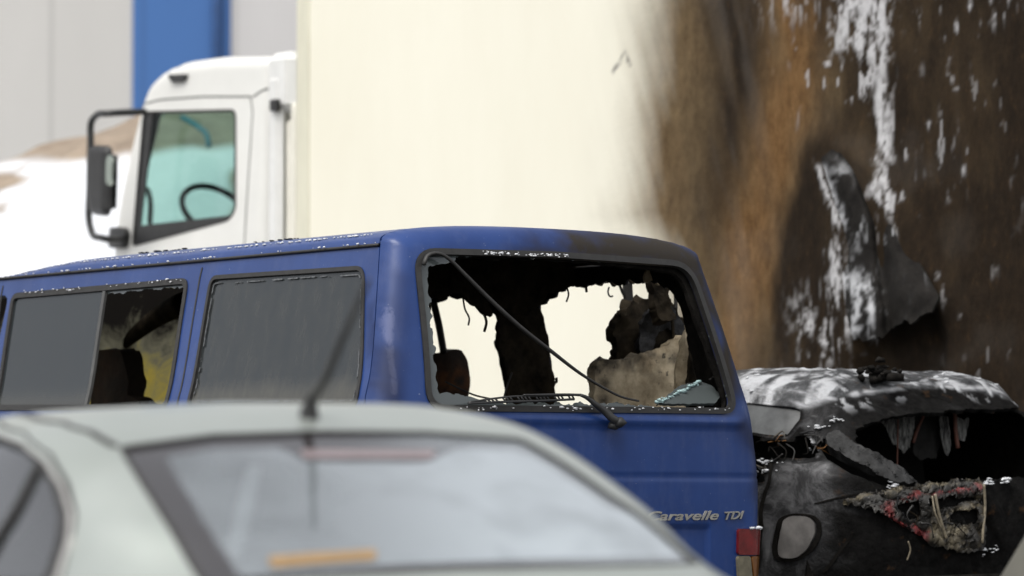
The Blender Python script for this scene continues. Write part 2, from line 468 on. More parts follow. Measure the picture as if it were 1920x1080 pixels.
def mound_earth(u, v):
    z = mound(u, v)[..., 2]; top = sm(3.44, 3.80, z + .45 * (fbm(u * .9, v * .5, 31) - .5))
    patch = .9 * sm(.62, .72, fbm(u * 1.1 + 3, v * .9, 77)) * sm(2.6, 3.1, z)
    return np.maximum(top, patch)
o = sheet('snow_mound', mound, grid(-16, 6, .12), grid(24.5, 36.5, .12), snow_mat(), attrs={'earth': mound_earth}); tag(o, kind='structure')

WY = 43.0
fw = Frame((0, WY, ground_z(WY)), 0)
wh = thing('warehouse', 'large grey clad warehouse with a blue vertical band, behind the snow mound', 'building', fw)
def clad(name, c):
    m, nt, b = nodes(name)
    tc = NN(nt, 'ShaderNodeTexCoord'); wv = NN(nt, 'ShaderNodeTexWave'); wv.inputs['Scale'].default_value = 3.2; wv.wave_profile = 'SIN'
    nt.links.new(tc.outputs['Object'], wv.inputs['Vector']); bump(nt, b, wv.outputs['Fac'], .05, .01)
    f = noise_node(nt, .5, 5, .6, (1, 1, .3)); w2 = NN(nt, 'ShaderNodeTexWave'); w2.inputs['Scale'].default_value = .32; nt.links.new(tc.outputs['Object'], w2.inputs['Vector']); jn = ramp(nt, w2.outputs['Fac'], [(0, (0, 0, 0)), (.006, (.5, .5, .5)), (.012, (1, 1, 1))])
    nt.links.new(mixc(nt, jn, tuple(x * .82 for x in c), ramp(nt, f, [(.3, tuple(x * .93 for x in c)), (.7, tuple(min(1, x * 1.05) for x in c))])), b.inputs['Base Color'])
    b.inputs['Roughness'].default_value = .5
    return m
def wpx(px): return (px - 960) / FPX * WY
greyc, bluec = clad('grey_cladding', (.50, .49, .47)), clad('blue_cladding', (.038, .128, .35))
box('wall', (-40, 0, -1), (wpx(246), 18, 12), greyc, wh, .01)
box('blue_cladding', (wpx(246), -.02, -1), (wpx(430), 17.9, 12.0), bluec, wh, .01)
box('wall', (wpx(430), .0, -1), (30, 18, 12), clad('light_grey_cladding', (.53, .52, .515)), wh, .01)
tube('drainpipe', [(wpx(404), -.09, -.5), (wpx(404), -.09, 11.8)], .055, plain('blue_pipe', (.022, .07, .2), .4), wh, n=10, res=0)
box('parapet_cap', (-40, -.08, 12), (30, 18, 12.15), M['steel'], wh, .01)

# ================================================================== box truck
tf = Frame(((560 - 960) / FPX * 24, 24, .45), math.radians(37))
truck = thing('box_truck', 'white box truck with a fire-blackened, foam-streaked cargo side, parked behind the blue van', 'truck', tf)
wall_map0 = lambda d, z: np.stack([0 * d, -d, z], -1)
def W(pts): return solve(tf, wall_map0, pts, (-.2, 6.6), (.6, 4.0))

# measured edges of the stains on the cargo wall (photo pixels turned into metres on the wall)
edge_l = W([(1225, 0), (1215, 120), (1195, 250), (1180, 400), (1250, 470), (1275, 560), (1300, 690)])
brown_c = W([(1490, 0), (1480, 150), (1440, 300), (1400, 450), (1390, 570), (1360, 690)])
dark_c = W([(1300, 0), (1320, 100), (1310, 250), (1290, 400), (1300, 470)])
foam_polys = [(W([(1555, -30), (1680, -30), (1672, 90), (1668, 180), (1640, 185), (1630, 130), (1560, 100)]), .07),
              (W([(1632, 120), (1668, 150), (1672, 330), (1680, 395), (1690, 440), (1672, 400), (1630, 365), (1645, 330), (1640, 230)]), .03),
              (W([(1545, 470), (1580, 440), (1600, 500), (1640, 520), (1655, 590), (1630, 640), (1590, 640), (1570, 590), (1540, 540)]), .06),
              (W([(1530, 300), (1542, 302), (1588, 415), (1585, 440), (1570, 420)]), .02),
              (W([(1570, 430), (1592, 430), (1600, 500), (1570, 500)]), .05),
              (W([(1485, 560), (1520, 540), (1560, 590), (1600, 640), (1590, 690), (1500, 690), (1490, 620)]), .12)]
foam_sdf = [(sdf(p), k) for p, k in foam_polys]
right_c = W([(1800, 0), (1860, 150), (1850, 300), (1860, 500), (1890, 620)])
left_fleck = W([(1490, 0), (1500, 40)])
flap_px = [(1522, 288), (1545, 275), (1562, 273), (1600, 298), (1632, 322), (1645, 348), (1668, 395), (1700, 450), (1756, 560), (1740, 590), (1715, 598), (1700, 612), (1690, 600), (1672, 618), (1650, 645), (1630, 640), (1612, 650), (1590, 640), (1582, 560), (1575, 470), (1555, 400), (1535, 330)]
flap_poly = W(flap_px)
flap_s = sdf(flap_poly)
hole_s = sdf(W([(1640, 560), (1758, 560), (1775, 640), (1770, 730), (1590, 730), (1600, 640)]))
mark = W([(1150, 133), (1163, 115), (1172, 98), (1181, 122)])

def at_z(curve, z): i = np.argsort(curve[:, 1]); return np.interp(z, curve[i, 1], curve[i, 0])
def burn_f(d, z):          # how far the heat got: 0 cream paint, 1 fully burnt
    e = at_z(edge_l, z) + .22 * (fbm(d * 1.2, z * 1.6, 4) - .5) + .24 * (fbm((d + .45 * z) * 8, z * .9, 8, 4) - .5) - .15
    return sm(-.52, .50, d - e)
def char_f(d, z):
    dd = d - at_z(dark_c, z); bb = d - at_z(brown_c, z)
    n = fbm(d * 2.5, z * 1.1, 12, 5) - .5; n2 = fbm(d * 9, z * 3, 41, 4) - .5
    streak = fbm((d + .35 * z) * 10, z * .8, 52, 3) - .5
    a = np.exp(-((dd - .34) / .36)**2) * .95 * (1 - .85 * np.exp(-(bb / .26)**2))                    # smoke tongue left of the rust band
    b = sm(-.02, .50, bb + .7 * n + .3 * n2) * .92 + .12 * sm(.9, 2.2, bb)                  # soot to the right of the rust band
    low = 0 * dd
    c = np.maximum(np.maximum(a, low), b) + .55 * n * sm(-.3, .2, d - at_z(edge_l, z)) + .25 * n2 * b + .45 * streak * np.maximum(a, .25)
    f = flap_s(d, z); c = np.maximum(c, .95 * sm(.10, -.01, f)); return np.clip(c, 0, 1)
def rust_f(d, z): return np.clip(np.exp(-((d - at_z(brown_c, z)) / .30)**2) * (.55 + .9 * (fbm((d + .3 * z) * 8, z * 1.6, 87, 4) - .2)) + .8 * (fbm(d * 4, z * 2, 88, 4) - .5), 0, 1)
def grey_f(d, z):          # ash-grey smoke veil
    dd = d - at_z(dark_c, z)
    return np.clip(np.exp(-((dd - .30) / .22)**2) * sm(.42, .7, fbm((d + .3 * z) * 6, z * 1.2, 63, 4)) + .35 * sm(.5, .75, fbm(d * 3, z * 3, 71)), 0, 1)
def foam_f(d, z):
    out = np.zeros_like(d)
    st = fbm(d * 30, z * 10, 21, 4); bl = fbm(d * 42, z * 34, 25, 3)
    for (s_, k), g_ in zip(foam_sdf, (.26, .24, .16, .22, .14, .08)):
        dist = s_(d, z) + .06 * (fbm(d * 9, z * 5, 24) - .5)
        dens = sm(k, -k * 1.4, dist); out = np.maximum(out, dens * sm(.56 - g_ * dens, .78 - g_ * dens, .6 * st + .4 * bl))
    rt = np.exp(-((d - at_z(right_c, z)) / .38)**2)
    out = np.maximum(out, sm(.60, .76, st) * rt * sm(.50, .66, fbm(d * 3.4, z * 2.2, 33)) * (.35 + .65 * sm(.4, .6, bl)))
    out = np.maximum(out, sm(.69, .76, st) * np.exp(-((d - 5.0) / .8)**2) * sm(.56, .68, fbm(d * 2.4, z * 2.0, 36)) * .8 * sm(4.2, 4.6, d))
    out = np.maximum(out, .8 * sm(.58, .7, st) * np.exp(-((d - left_fleck[0, 0]) / .22)**2) * sm(3.05, 3.3, z))
    return np.clip(out, 0, 1)
def wall_map(d, z):
    f = flap_s(d, z); h = hole_s(d, z)
    x = -.03 * sm(.18, 0, f) + .02 * (fbm(d * 1.5, z * 1.5, 6) - .5) * sm(2.7, 3.6, d) + .006 * (fbm(d * 8, z * 3, 16) - .5) * sm(3.2, 4, d)
    return np.stack([x + .07 * sm(.03, -.10, h), -d, z], -1)
def wall_mat():
    m, nt, b = nodes('cargo_wall_paint')
    bu, ch, gr, fo, mk, ru = [attr(nt, k) for k in ('burn', 'char', 'ash', 'foam', 'mark', 'rust')]
    cream = ramp(nt, noise_node(nt, 1.3, 5, .6, (1, 1, .35)), [(.3, (.76, .73, .61)), (.7, (.81, .785, .67))])
    cream = mixc(nt, ramp(nt, noise_node(nt, 6, 8, .8, (1, 2.5, .10)), [(.62, (0, 0, 0)), (.85, (.3, .3, .3))]), cream, (.55, .52, .42))
    tan = ramp(nt, noise_node(nt, 11, 9, .75, (1, 1.4, .75)), [(.3, (.075, .040, .016)), (.5, (.145, .078, .030)), (.74, (.24, .142, .064))])
    olive = ramp(nt, noise_node(nt, 9, 9, .75, (1, 1.3, .7)), [(.3, (.075, .050, .025)), (.7, (.20, .140, .075))]); tan = mixc(nt, ru, olive, tan)
    b1 = ramp(nt, bu, [(0, (0, 0, 0)), (.28, (.06, .06, .06)), (.5, (.24, .24, .24)), (.72, (.62, .62, .62)), (.95, (1, 1, 1))])
    col = mixc(nt, b1, cream, tan)
    dark = ramp(nt, noise_node(nt, 15, 9, .8, (1, 1.2, .7)), [(.3, (.008, .0055, .0032)), (.58, (.021, .0135, .0075)), (.78, (.075, .040, .014))])
    col = mixc(nt, math_n(nt, 'MULTIPLY', ch, ramp(nt, bu, [(.35, (0, 0, 0)), (.8, (1, 1, 1))])), col, dark)
    g2 = math_n(nt, 'MULTIPLY', gr, math_n(nt, 'MULTIPLY', bu, .22)); col = mixc(nt, g2, col, (.17, .15, .13))
    col = mixc(nt, mk, col, (.16, .15, .14))
    fn = math_n(nt, 'MULTIPLY', fo, math_n(nt, 'ADD', noise_node(nt, 70, 5, .7, (1, 1, .5)), .45))
    col = mixc(nt, fn, col, (.52, .515, .52))
    nt.links.new(col, b.inputs['Base Color'])
    rr = NN(nt, 'ShaderNodeMapRange'); nt.links.new(bu, rr.inputs[0]); rr.inputs[3].default_value = .4; rr.inputs[4].default_value = .9; b.inputs['Specular IOR Level'].default_value = .12; nt.links.new(rr.outputs[0], b.inputs['Roughness'])
    h = math_n(nt, 'ADD', math_n(nt, 'MULTIPLY', noise_node(nt, 38, 7, .75, (1, 1, .5)), bu), math_n(nt, 'MULTIPLY', fo, .8), False)
    bump(nt, b, h, .6, .012)
    return m
mark_f = lambda d, z: .9 * sm(.012, .0, strip_region([(mark[:3], .008), (mark[[2, 3]], .006)])(d, z)) * sm(.3, .6, fbm(d * 30, z * 30, 2) + .1)
ds = np.concatenate([grid(.115, 2.55, .08), grid(2.58, 6.45, .015), grid(6.5, 7.0, .1)]); zs = np.concatenate([grid(.75, 1.2, .1), grid(1.215, 3.42, .015), grid(3.45, 3.9, .1)])
wall_m = wall_mat()
cw = sheet('cargo_wall', wall_map, ds, zs, wall_m, truck, attrs=dict(burn=burn_f, char=char_f, ash=grey_f, foam=foam_f, mark=mark_f, rust=rust_f))
BOXIN = plain('box_panel_white', (.75, .73, .65), .5, var=.05)
box('cargo_box', (.09, -7.0, .72), (2.45, -.115, 3.9), BOXIN, truck, .01)
box('roof_rail', (-.01, -7.0, 3.9), (2.46, 0, 3.97), M['trim'], truck, .01)
box('floor_rail', (-.01, -7.0, .62), (2.46, 0, .75), M['steel'], truck, .01)
box('corner_post', (-.012, -.115, .7), (2.46, .025, 3.905), plain('corner_trim', (.62, .60, .48), .45, var=.12, scale=3, stretch=(1, 1, .3)), truck, .012)
box('chassis', (.55, -6.9, .45), (1.75, 2.0, .62), M['shade_gap'], truck, .01)
# the flap of skin that has peeled off the wall
def flap_map(d, z):
    s_ = flap_s(d, z)
    c = W([(1600, 290), (1640, 420), (1660, 640)])
    mid = at_z(c[[2, 1, 0]], z)
    fold = .055 * np.exp(-((d - mid - .02) / .05)**2)
    lift = .022 + .17 * sm(1.95, 1.45, z) * sm(-.5, .5, d - mid + .25) + .05 * sm(0, -.15, s_) + .022 * (fbm(d * 6, z * 4, 91) - .5)
    return np.stack([-lift + fold, -(d + 1.25 * (lift - fold)), z], -1)
flap_m, nt, b = nodes('peeled_skin')
fo = attr(nt, 'foam'); base = ramp(nt, noise_node(nt, 16, 8, .75), [(.3, (.007, .0065, .006)), (.7, (.022, .020, .018))])
nt.links.new(mixc(nt, math_n(nt, 'MULTIPLY', fo, math_n(nt, 'ADD', noise_node(nt, 70, 5, .7), .4)), base, (.7, .71, .73)), b.inputs['Base Color']); b.inputs['Roughness'].default_value = .8; b.inputs['Specular IOR Level'].default_value = .06
bump(nt, b, noise_node(nt, 30, 7, .75), .5, .012)
flap_rag = lambda d, z: flap_s(d, z) + .09 * (fbm(d * 26, z * 6, 14, 3) - .5) * sm(1.66, 1.5, z)
def flap_foam(d, z): return np.maximum(.7 * foam_f(d, z), .3 * sm(.5, .7, fbm(d * 12, z * 14, 44)) * sm(.16, .02, np.hypot(d - W([(1570, 335)])[0, 0], (z - W([(1570, 335)])[0, 1]))))
fx0, fx1, fz0, fz1 = flap_poly[:, 0].min() - .05, flap_poly[:, 0].max() + .05, flap_poly[:, 1].min() - .05, flap_poly[:, 1].max() + .05
sheet('peeled_skin', flap_map, grid(fx0, fx1, .014), grid(fz0, fz1, .014), [flap_m, M['char']], truck, flap_rag, .012, attrs=dict(foam=flap_foam))
# ---- cab
cab_o = rnd_poly([(2.27, .55), (2.25, 1.7), (2.21, 2.3), (2.17, 2.55), (2.06, 2.90), (1.925, 3.22), (1.83, 3.35), (1.66, 3.425), (1.42, 3.46), (1.02, 3.455), (.45, 3.41), (.45, .55)], .06, 5)
cab_s = sdf(cab_o); RC = .075
def rim(d, R): k = np.clip(R + d, 0, R); return R - np.sqrt(np.maximum(R * R - k * k, 0))
cab_cap = lambda y, z: np.stack([.04 + rim(cab_s(y, z), RC) + .03 * sm(2.2, 3.4, z), y, z], -1)
cab_far = lambda y, z: np.stack([2.41 - rim(cab_s(y, z), RC) - .03 * sm(2.2, 3.4, z), y, z], -1)
CW = lambda pts: solve(tf, cab_cap, pts, (.4, 2.25), (1.9, 3.45))
win = rnd_poly(CW([(270, 212), (441, 208), (441, 393), (428, 411), (250, 459)]), [.04, .05, .06, .06, .03]); win_s = sdf(win)
ys, zz = grid(.44, 2.30, .022), grid(.54, 3.47, .022)
cab = sheet('cab', cab_cap, ys, zz, [M['white_paint'], M['shade_gap']], truck, lambda u, v: np.maximum(cab_s(u, v), -win_s(u, v)), .02, flip=True)
sheet('cab_side', cab_far, ys, zz, [M['white_paint'], M['shade_gap']], cab, lambda u, v: np.maximum(cab_s(u, v), -win_s(u, v)), .02)
# wrap of front, roof and rear, with the windscreen opening
per = np.concatenate([[0], np.cumsum(np.hypot(*np.diff(np.vstack([cab_o, cab_o[:1]]), axis=0).T))]); cyc = np.vstack([cab_o, cab_o[:1]])
def band_map(x, t):
    ti = np.mod(t, per[-1]); y = np.interp(ti, per, cyc[:, 0]); z = np.interp(ti, per, cyc[:, 1])
    xx = .04 + RC + .03 * sm(2.2, 3.4, z) + x * (2.37 - 2 * RC - .06 * sm(2.2, 3.4, z)); return np.stack([xx, y, z], -1)
tz = lambda zq: per[:-1][(cab_o[:, 0] > 1.7)][np.argmin(abs(cab_o[cab_o[:, 0] > 1.7][:, 1] - zq))]
t0, t1 = sorted((tz(2.27), tz(3.24))); ws_s = sdf(rnd_poly([(.045, t0), (.955, t0), (.955, t1), (.045, t1)], .04))
sheet('cab_shell', band_map, grid(0, 1, .02), np.unique(np.concatenate([per, grid(0, per[-1], .04)])), [M['white_paint'], M['shade_gap']], cab, lambda u, v: -ws_s(u, v), .02, flip=True)
sheet('windscreen', band_map, grid(0.03, .97, .05), grid(t0 - .03, t1 + .03, .04), M['cab_glass'], cab, lambda u, v: ws_s(u, v) - .01, 0, flip=True, offset=-.012)
door_px = [(287, 440), (450, 470), (462, 452), (474, 210), (472, 182), (458, 179), (300, 184)]
dp = CW([(458, 470), (474, 210), (470, 181), (380, 181), (300, 187), (275, 200)])
groove_m = plain('seam_shadow_grey', (.16, .16, .15), .7)
sheet('door_seam', cab_cap, grid(.44, 2.28, .009), grid(2.0, 3.45, .009), groove_m, cab, strip_region([(dp, .006), (CW([(474, 182), (508, 165)]), .006)]), .004, flip=True, offset=.002)
dw = sheet('door_window', cab_cap, grid(.7, 2.1, .03), grid(2.2, 3.3, .03), M['cab_glass'], cab, win_s, 0, flip=True, offset=-.014)
sheet('window_seal', cab_cap, grid(.7, 2.15, .011), grid(2.2, 3.3, .011), M['rubber'], dw, ring(win_s, .012, .006), .02, flip=True, offset=.004)
led = sdf(CW([(247, 462), (255, 424), (275, 421), (436, 403), (428, 413)])); pil = sdf(CW([(249, 459), (271, 212), (286, 214), (262, 420)]))
sheet('window_ledge', cab_cap, grid(.7, 2.15, .014), grid(2.2, 3.3, .014), M['plastic'], dw, lambda u, v: np.minimum(led(u, v), pil(u, v)), .012, flip=True, offset=-.004)
lamp = rnd_poly(CW([(319, 141), (355, 139), (349, 153), (327, 155)]), .02); sheet('marker_lamp', cab_cap, grid(1.2, 1.7, .01), grid(3.2, 3.5, .01), M['plastic'], cab, sdf(lamp), .03, flip=True, offset=.022)
pinlow = rnd_poly(CW([(219, 430), (240, 426), (246, 440), (240, 466), (218, 466)]), .03); sheet('mirror_bracket', cab_cap, grid(1.9, 2.3, .01), grid(2.2, 2.6, .01), M['plastic'], cab, sdf(pinlow), .06, flip=True, offset=.05)
def plane_px(fr, x, pts):
    f = lambda u, v: np.stack([x + 0 * u, u, v], -1); s_ = solve(fr, f, pts, (-2, 9), (0, 5), 160); return [(x, a, b_) for a, b_ in s_]
def plane_py(fr, y, pts):
    f = lambda u, v: np.stack([u, y + 0 * u, v], -1); s_ = solve(fr, f, pts, (-4, 4), (0, 5), 160); return [(a, y, b_) for a, b_ in s_]
mt = plane_px(tf, -.26, [(200, 213), (183, 215), (172, 227), (170, 270), (168, 350), (169, 425), (174, 440), (190, 446)])
a0 = plane_px(tf, .03, [(272, 209)])[0]; a1 = plane_px(tf, .03, [(232, 449)])[0]
mir = tube('mirror_arm', [a0] + mt + [a1], .022, M['plastic'], truck, n=10, res=60)
hm = A(plane_px(tf, -.30, [(176, 272), (214, 274), (212, 400), (204, 406), (178, 403), (172, 340)]))
hp = rnd_poly(hm[:, 1:], .05); hs_ = sdf(hp)
hmap = lambda u, v: np.stack([-.36 + rim(hs_(u, v), .05), u, v], -1)
hy = (hm[:, 1].min() - .02, hm[:, 1].max() + .02); hz = (hm[:, 2].min() - .02, hm[:, 2].max() + .02)
mh = sheet('mirror_housing', hmap, grid(*hy, .012), grid(*hz, .012), M['plastic'], truck, hs_, .12, flip=True)
gp = A(plane_px(tf, -.37, [(200, 292), (213, 290), (211, 350), (199, 345)])); sheet('mirror_glass', lambda u, v: np.stack([-.375 + 0 * u, u, v], -1), grid(gp[:, 1].min(), gp[:, 1].max(), .03), grid(gp[:, 2].min(), gp[:, 2].max(), .03), plain('mirror_silver', (.45, .5, .45), .1, .9), mh, sdf(rnd_poly(gp[:, 1:], .02)), .01, flip=True)
# inside the cab
th = np.linspace(0, 2 * math.pi, 40, endpoint=False); wc = A(plane_px(tf, .62, [(403, 396)])[0])
ring_pts = [wc + A([.235 * math.cos(t), .235 * math.sin(t) * .55, .235 * math.sin(t) * .72]) for t in np.append(th, 0)]
tube('steering_wheel', ring_pts, .02, M['plastic'], cab, n=8, res=0)
box('dashboard', (.15, 1.35, 1.6), (2.3, 2.12, wc[2] - .16), M['plastic'], cab, .05)
box('seat', (.3, .52, 1.5), (.85, .75, 2.6), M['seat_dark'], cab, .05)
tube('grab_bar', plane_px(tf, .30, [(266, 352), (276, 356), (281, 372), (281, 420)]), .018, M['plastic'], cab)
tube('blue_curve', plane_px(tf, 1.1, [(342, 220), (372, 238), (388, 254), (392, 276)]), .02, plain('blue_grey_tube', (.05, .16, .20), .5), cab)  # thin blue curve across the door window
# fairing and pipes between cab and box
fm = plain('fairing_white', (.68, .68, .66), .4, var=.06)
V, F = [], []; box_geo((.05, .30, .9), (.12, .43, 3.28), .03, V, F); box_geo((.06, .20, 3.05), (.20, .47, 3.42), .05, V, F); make('side_fairing', V, F, fm, truck, smooth=False)
V, F = [], []
for i, yy in enumerate((.07, .17, .25)): box_geo((.06 + .02 * i, yy, .9), (.24, yy + .05, 3.2 - .1 * i), .012, V, F)
make('air_duct', V, F, M['trim'], truck, smooth=False)
box('fairing_hinge', (.02, .285, 3.06), (.06, .36, 3.13), M['plastic'], truck, .008)
box('gap_back', (.30, .030, .9), (2.2, .06, 3.3), M['trim'], truck)
def wheel(parent, c, r, w, ax=0):
    V, F = [], []; n = 28
    prof = [(.55, -.5), (.82, -.5), (.95, -.46), (1, -.3), (1, .3), (.95, .46), (.82, .5), (.55, .5)]
    for i in range(n):
        a = 2 * math.pi * i / n
        for pr, pw in prof: V.append((c[0] + pw * w, c[1] + r * pr * math.cos(a), c[2] + r * pr * math.sin(a)))
    k = len(prof)
    for i in range(n):
        for j in range(k - 1): F.append((i * k + j, i * k + j + 1, ((i + 1) % n) * k + j + 1, ((i + 1) % n) * k + j))
    wl = make('wheel', V, F, M['tyre'], parent)
    V, F = [], []
    for pr, pw in ((.56, -.42), (.40, -.32), (.2, -.40), (.001, -.40)):
        for i in range(n): a = 2 * math.pi * i / n; V.append((c[0] + pw * w, c[1] + r * pr * math.cos(a), c[2] + r * pr * math.sin(a)))
    for j in range(3):
        for i in range(n): F.append((j * n + i, j * n + (i + 1) % n, (j + 1) * n + (i + 1) % n, (j + 1) * n + i))
    make('rim', V, F, M['steel'], wl)
    return wl
for yy in (1.35, -4.6):
    for xx in (.2, 2.2): wheel(truck, (xx, yy, .47), .47, .28)
# ================================================================== blue van
vf = Frame((.282, 15.92, .30), math.radians(36.6))
van = thing('van', 'dark blue passenger van with its rear window burnt out and scorched black round it', 'van', vf)
def vw(z): return spl(z, [.30, .6, .9, 1.15, 1.25, 1.35, 1.6, 1.86], [.935, .975, .985, .955, .936, .904, .843, .780])
def lean(z): return spl(z, [.3, .45, .9, 1.18, 1.30, 1.86, 1.99], [.03, .01, 0, .004, .018, .155, .19])
RT = .085
def bow(x): return .055 * (np.abs(x) / .93)**2.2
def roofz(x): return 1.86 + .088 * np.maximum(1 - (np.abs(x) / .781)**2.6, 0)**(1 / 2.6)
xr = np.concatenate([.780 - .2 * (np.linspace(0, 1, 16))**2, np.linspace(.56, 0, 14)])
half = [(float(vw(z)), z) for z in np.linspace(.42, 1.85, 40)] + [(x, float(roofz(x))) for x in xr]
t_out = A(half + [(-x, z) for x, z in half[::-1][1:]]); t_s = sdf(t_out)
def tail(x, z):
    y = lean(z) + bow(x) + rim(t_s(x, z), RT)
    y = y + .005 * np.exp(-((z - .956) / .006)**2) - .010 * sm(1.205, 1.19, z) * sm(1.155, 1.17, z) * sm(.88, .82, abs(x))
    y = y + .014 * sm(.762, .755, z) * sm(.50, .52, z) * sm(.66, .655, abs(x))
    return np.stack([x, y, z], -1)
def y0(x, z): return lean(z) + bow(x) + RT + .006
def vside(sg): return lambda u, z: np.stack([sg * vw(z), u + y0(vw(z), z) * (1 - sm(0, 1.3, u)), z], -1)
left, right = vside(-1), vside(1)
def vroof(x, u):
    z = roofz(x) - .05 * sm(2.6, 3.6, u) + .004 * np.sin(np.abs(x) * 40) * sm(.62, .5, np.abs(x)) * sm(.1, .3, u)
    return np.stack([x, u + y0(x, z) * (1 - sm(0, 1.3, u)), z], -1)
TW = lambda pts: solve(vf, tail, pts, (-.985, .985), (.5, 1.99))
LW = lambda pts: solve(vf, left, pts, (0, 4.6), (.4, 1.86))
RW = lambda pts: solve(vf, right, pts, (0, 4.6), (.4, 1.86))

rw = rnd_poly(TW([(779, 471), (1040, 478), (1293, 496), (1379, 771), (1100, 768), (803, 765)]), [.09, 0, .10, .07, 0, .08]); rw_s = sdf(rw)
def spot(pts, r):
    f = strip_region([(TW(pts), 0.0)]); return lambda x, z: np.exp(-(np.maximum(f(x, z) + .5 * r * (fbm(x * 9, z * 9, 3, 4) - .5), 0) / r)**2)
s1 = spot([(1000, 466), (1040, 462), (1100, 462), (1160, 463), (1220, 468), (1260, 476), (1290, 496)], .105); s2 = spot([(1310, 520), (1325, 570), (1345, 620), (1360, 680), (1375, 720)], .075)
s3 = spot([(733, 665), (730, 700), (735, 740), (726, 720)], .05); s4 = spot([(745, 560), (748, 600), (745, 640), (752, 520)], .035); s5 = spot([(1395, 800), (1408, 860), (1418, 920)], .05); p1 = spot([(730, 580), (728, 620), (732, 660), (740, 735)], .036)
def tail_soot(x, z):
    n = fbm(x * 9, z * 9, 5) - .5
    edge = .75 * sm(.05, .0, rw_s(x, z) - .01) * sm(-.35, -.1, x) * sm(1.35, 1.55, z)
    return np.clip(np.maximum.reduce([1.15 * s1(x, z) * sm(-.32, .18, x + .35 * n), .95 * s2(x, z), .6 * s3(x, z), .3 * s4(x, z), .55 * s5(x, z), edge]) + .35 * n * np.maximum(s1(x, z), s2(x, z)), 0, 1)
tg_region = lambda u, v: np.maximum(t_s(u, v), -rw_s(u, v))
tailgate = sheet('tailgate', tail, grid(-.995, .995, .012), grid(.42, 2.0, .012), [M['blue'], M['char']], van, tg_region, .03, attrs=dict(soot=tail_soot, peel=lambda x, z: .5 * p1(x, z)))
sheet('window_seal', tail, grid(-.93, .93, .009), grid(1.1, 1.95, .009), M['rubber'], tailgate, ring(rw_s, .012, .012), .022, offset=.008)
# jagged glass left in the opening
def shard_region(x, z):
    s_ = rw_s(x, z); n = fbm(x * 45, z * 45, 61, 3); cx = -.6
    w = .040 * sm(-.45, -.62, x) + .022 * sm(1.33, 1.25, z) * sm(.55, .2, x) + .020 * sm(1.75, 1.82, z) * sm(-.45, -.6, x) + .004
    return np.maximum(s_ - .004, -(s_ + w + .034 * (n - .45)))
sheet('glass_remnant', tail, grid(-.93, .93, .007), grid(1.1, 1.95, .007), M['shard_glass'], tailgate, shard_region, .005, offset=-.012)
# soot-black inner flange round the opening
sheet('inner_frame', tail, grid(-.93, .93, .014), grid(1.05, 1.97, .014), M['char'], tailgate, lambda x, z: np.maximum.reduce([rw_s(x, z) - .05, -(rw_s(x, z) + .010 + .02 * sm(.25, .6, x) * sm(1.2, 1.7, z) + .03 * (fbm(x * 14, z * 14, 8) - .5))]), .02, offset=-.032)

wing = rnd_poly(LW([(396, 519), (684, 500), (670, 766), (351, 766)]), [.05, .06, .06, .04]); wing_s = sdf(wing)
slid = rnd_poly(LW([(24, 552), (354, 523), (313, 768), (-12, 768)]), [.05, .05, .05, .05]); slid_s = sdf(slid)
def side_outline():
    arch = lambda c: [(c + .40 * math.cos(a), .36 + .40 * math.sin(a)) for a in np.linspace(0, math.pi, 20)]
    p = [(0, .32), (.52, .32)] + arch(.92)[::-1] + [(1.35, .30)] + [(3.35, .30)] + arch(3.78)[::-1] + [(4.25, .32), (4.55, .40), (4.58, .80), (4.4, .98), (4.12, 1.12), (3.50, 1.855), (0, 1.855)]
    return A(p)
so_s = sdf(side_outline())
fdoor = sdf(rnd_poly([(3.14, 1.24), (3.86, 1.22), (3.42, 1.76), (3.14, 1.78)], .05))
us, zs = grid(0, 4.6, .025), grid(.30, 1.86, .02)
paintat = dict(soot=lambda u, z: .35 * sm(.10, .0, u) * sm(.45, .6, fbm(u * 12, z * 6, 3)), peel=lambda u, z: 0 * u)
sheet('side_panel', left, us, zs, [M['blue'], M['char']], van, lambda u, v: np.maximum.reduce([so_s(u, v), -wing_s(u, v), -slid_s(u, v), -fdoor(u, v)]), .03, flip=False, attrs=paintat) if False else None
lp = sheet('side_panel', left, us, zs, [M['blue'], M['char']], van, lambda u, v: np.maximum.reduce([so_s(u, v), -wing_s(u, v), -slid_s(u, v), -fdoor(u, v)]), .03, flip=True, attrs=paintat)
# right side seen from inside through the burnt-out window: ragged openings
opA = sdf(RW([(760, 566), (800, 563), (830, 566), (845, 556), (862, 556), (880, 565), (895, 572), (915, 585), (935, 588), (938, 606), (932, 640), (944, 690), (955, 745), (960, 815), (745, 815)]))
opB = sdf(RW([(1015, 577), (1028, 565), (1042, 556), (1060, 540), (1100, 536), (1160, 531), (1230, 528), (1262, 540), (1280, 570), (1295, 640), (1330, 815), (1052, 815), (1042, 740), (1028, 640)]))
opC = sdf(rnd_poly([(3.0, 1.24), (3.86, 1.22), (3.42, 1.76), (3.0, 1.78)], .05))
rag = lambda u, z: (.035 * (fbm(u * 13, z * 13, 19, 4) - .5) + .03 * (fbm(u * 48, z * 20, 20, 3) - .5)) * sm(1.36, 1.5, z)
sheet('side_panel', right, grid(0, 4.6, .014), np.concatenate([grid(.30, 1.2, .04), grid(1.214, 1.86, .014)]), [M['blue'], M['char']], van, lambda u, v: np.maximum.reduce([so_s(u, v), -opA(u, v) + rag(u, v), -opB(u, v) + rag(u, v), -opC(u, v)]), .015, attrs=dict(soot=lambda u, z: .9 + 0 * u, peel=lambda u, z: 0 * u))
roof_soot = lambda x, u: np.clip(sm(.1, .5, x + .2 * (fbm(x * 6, u * 6, 2) - .5)) * sm(.9, .1, u), 0, 1)
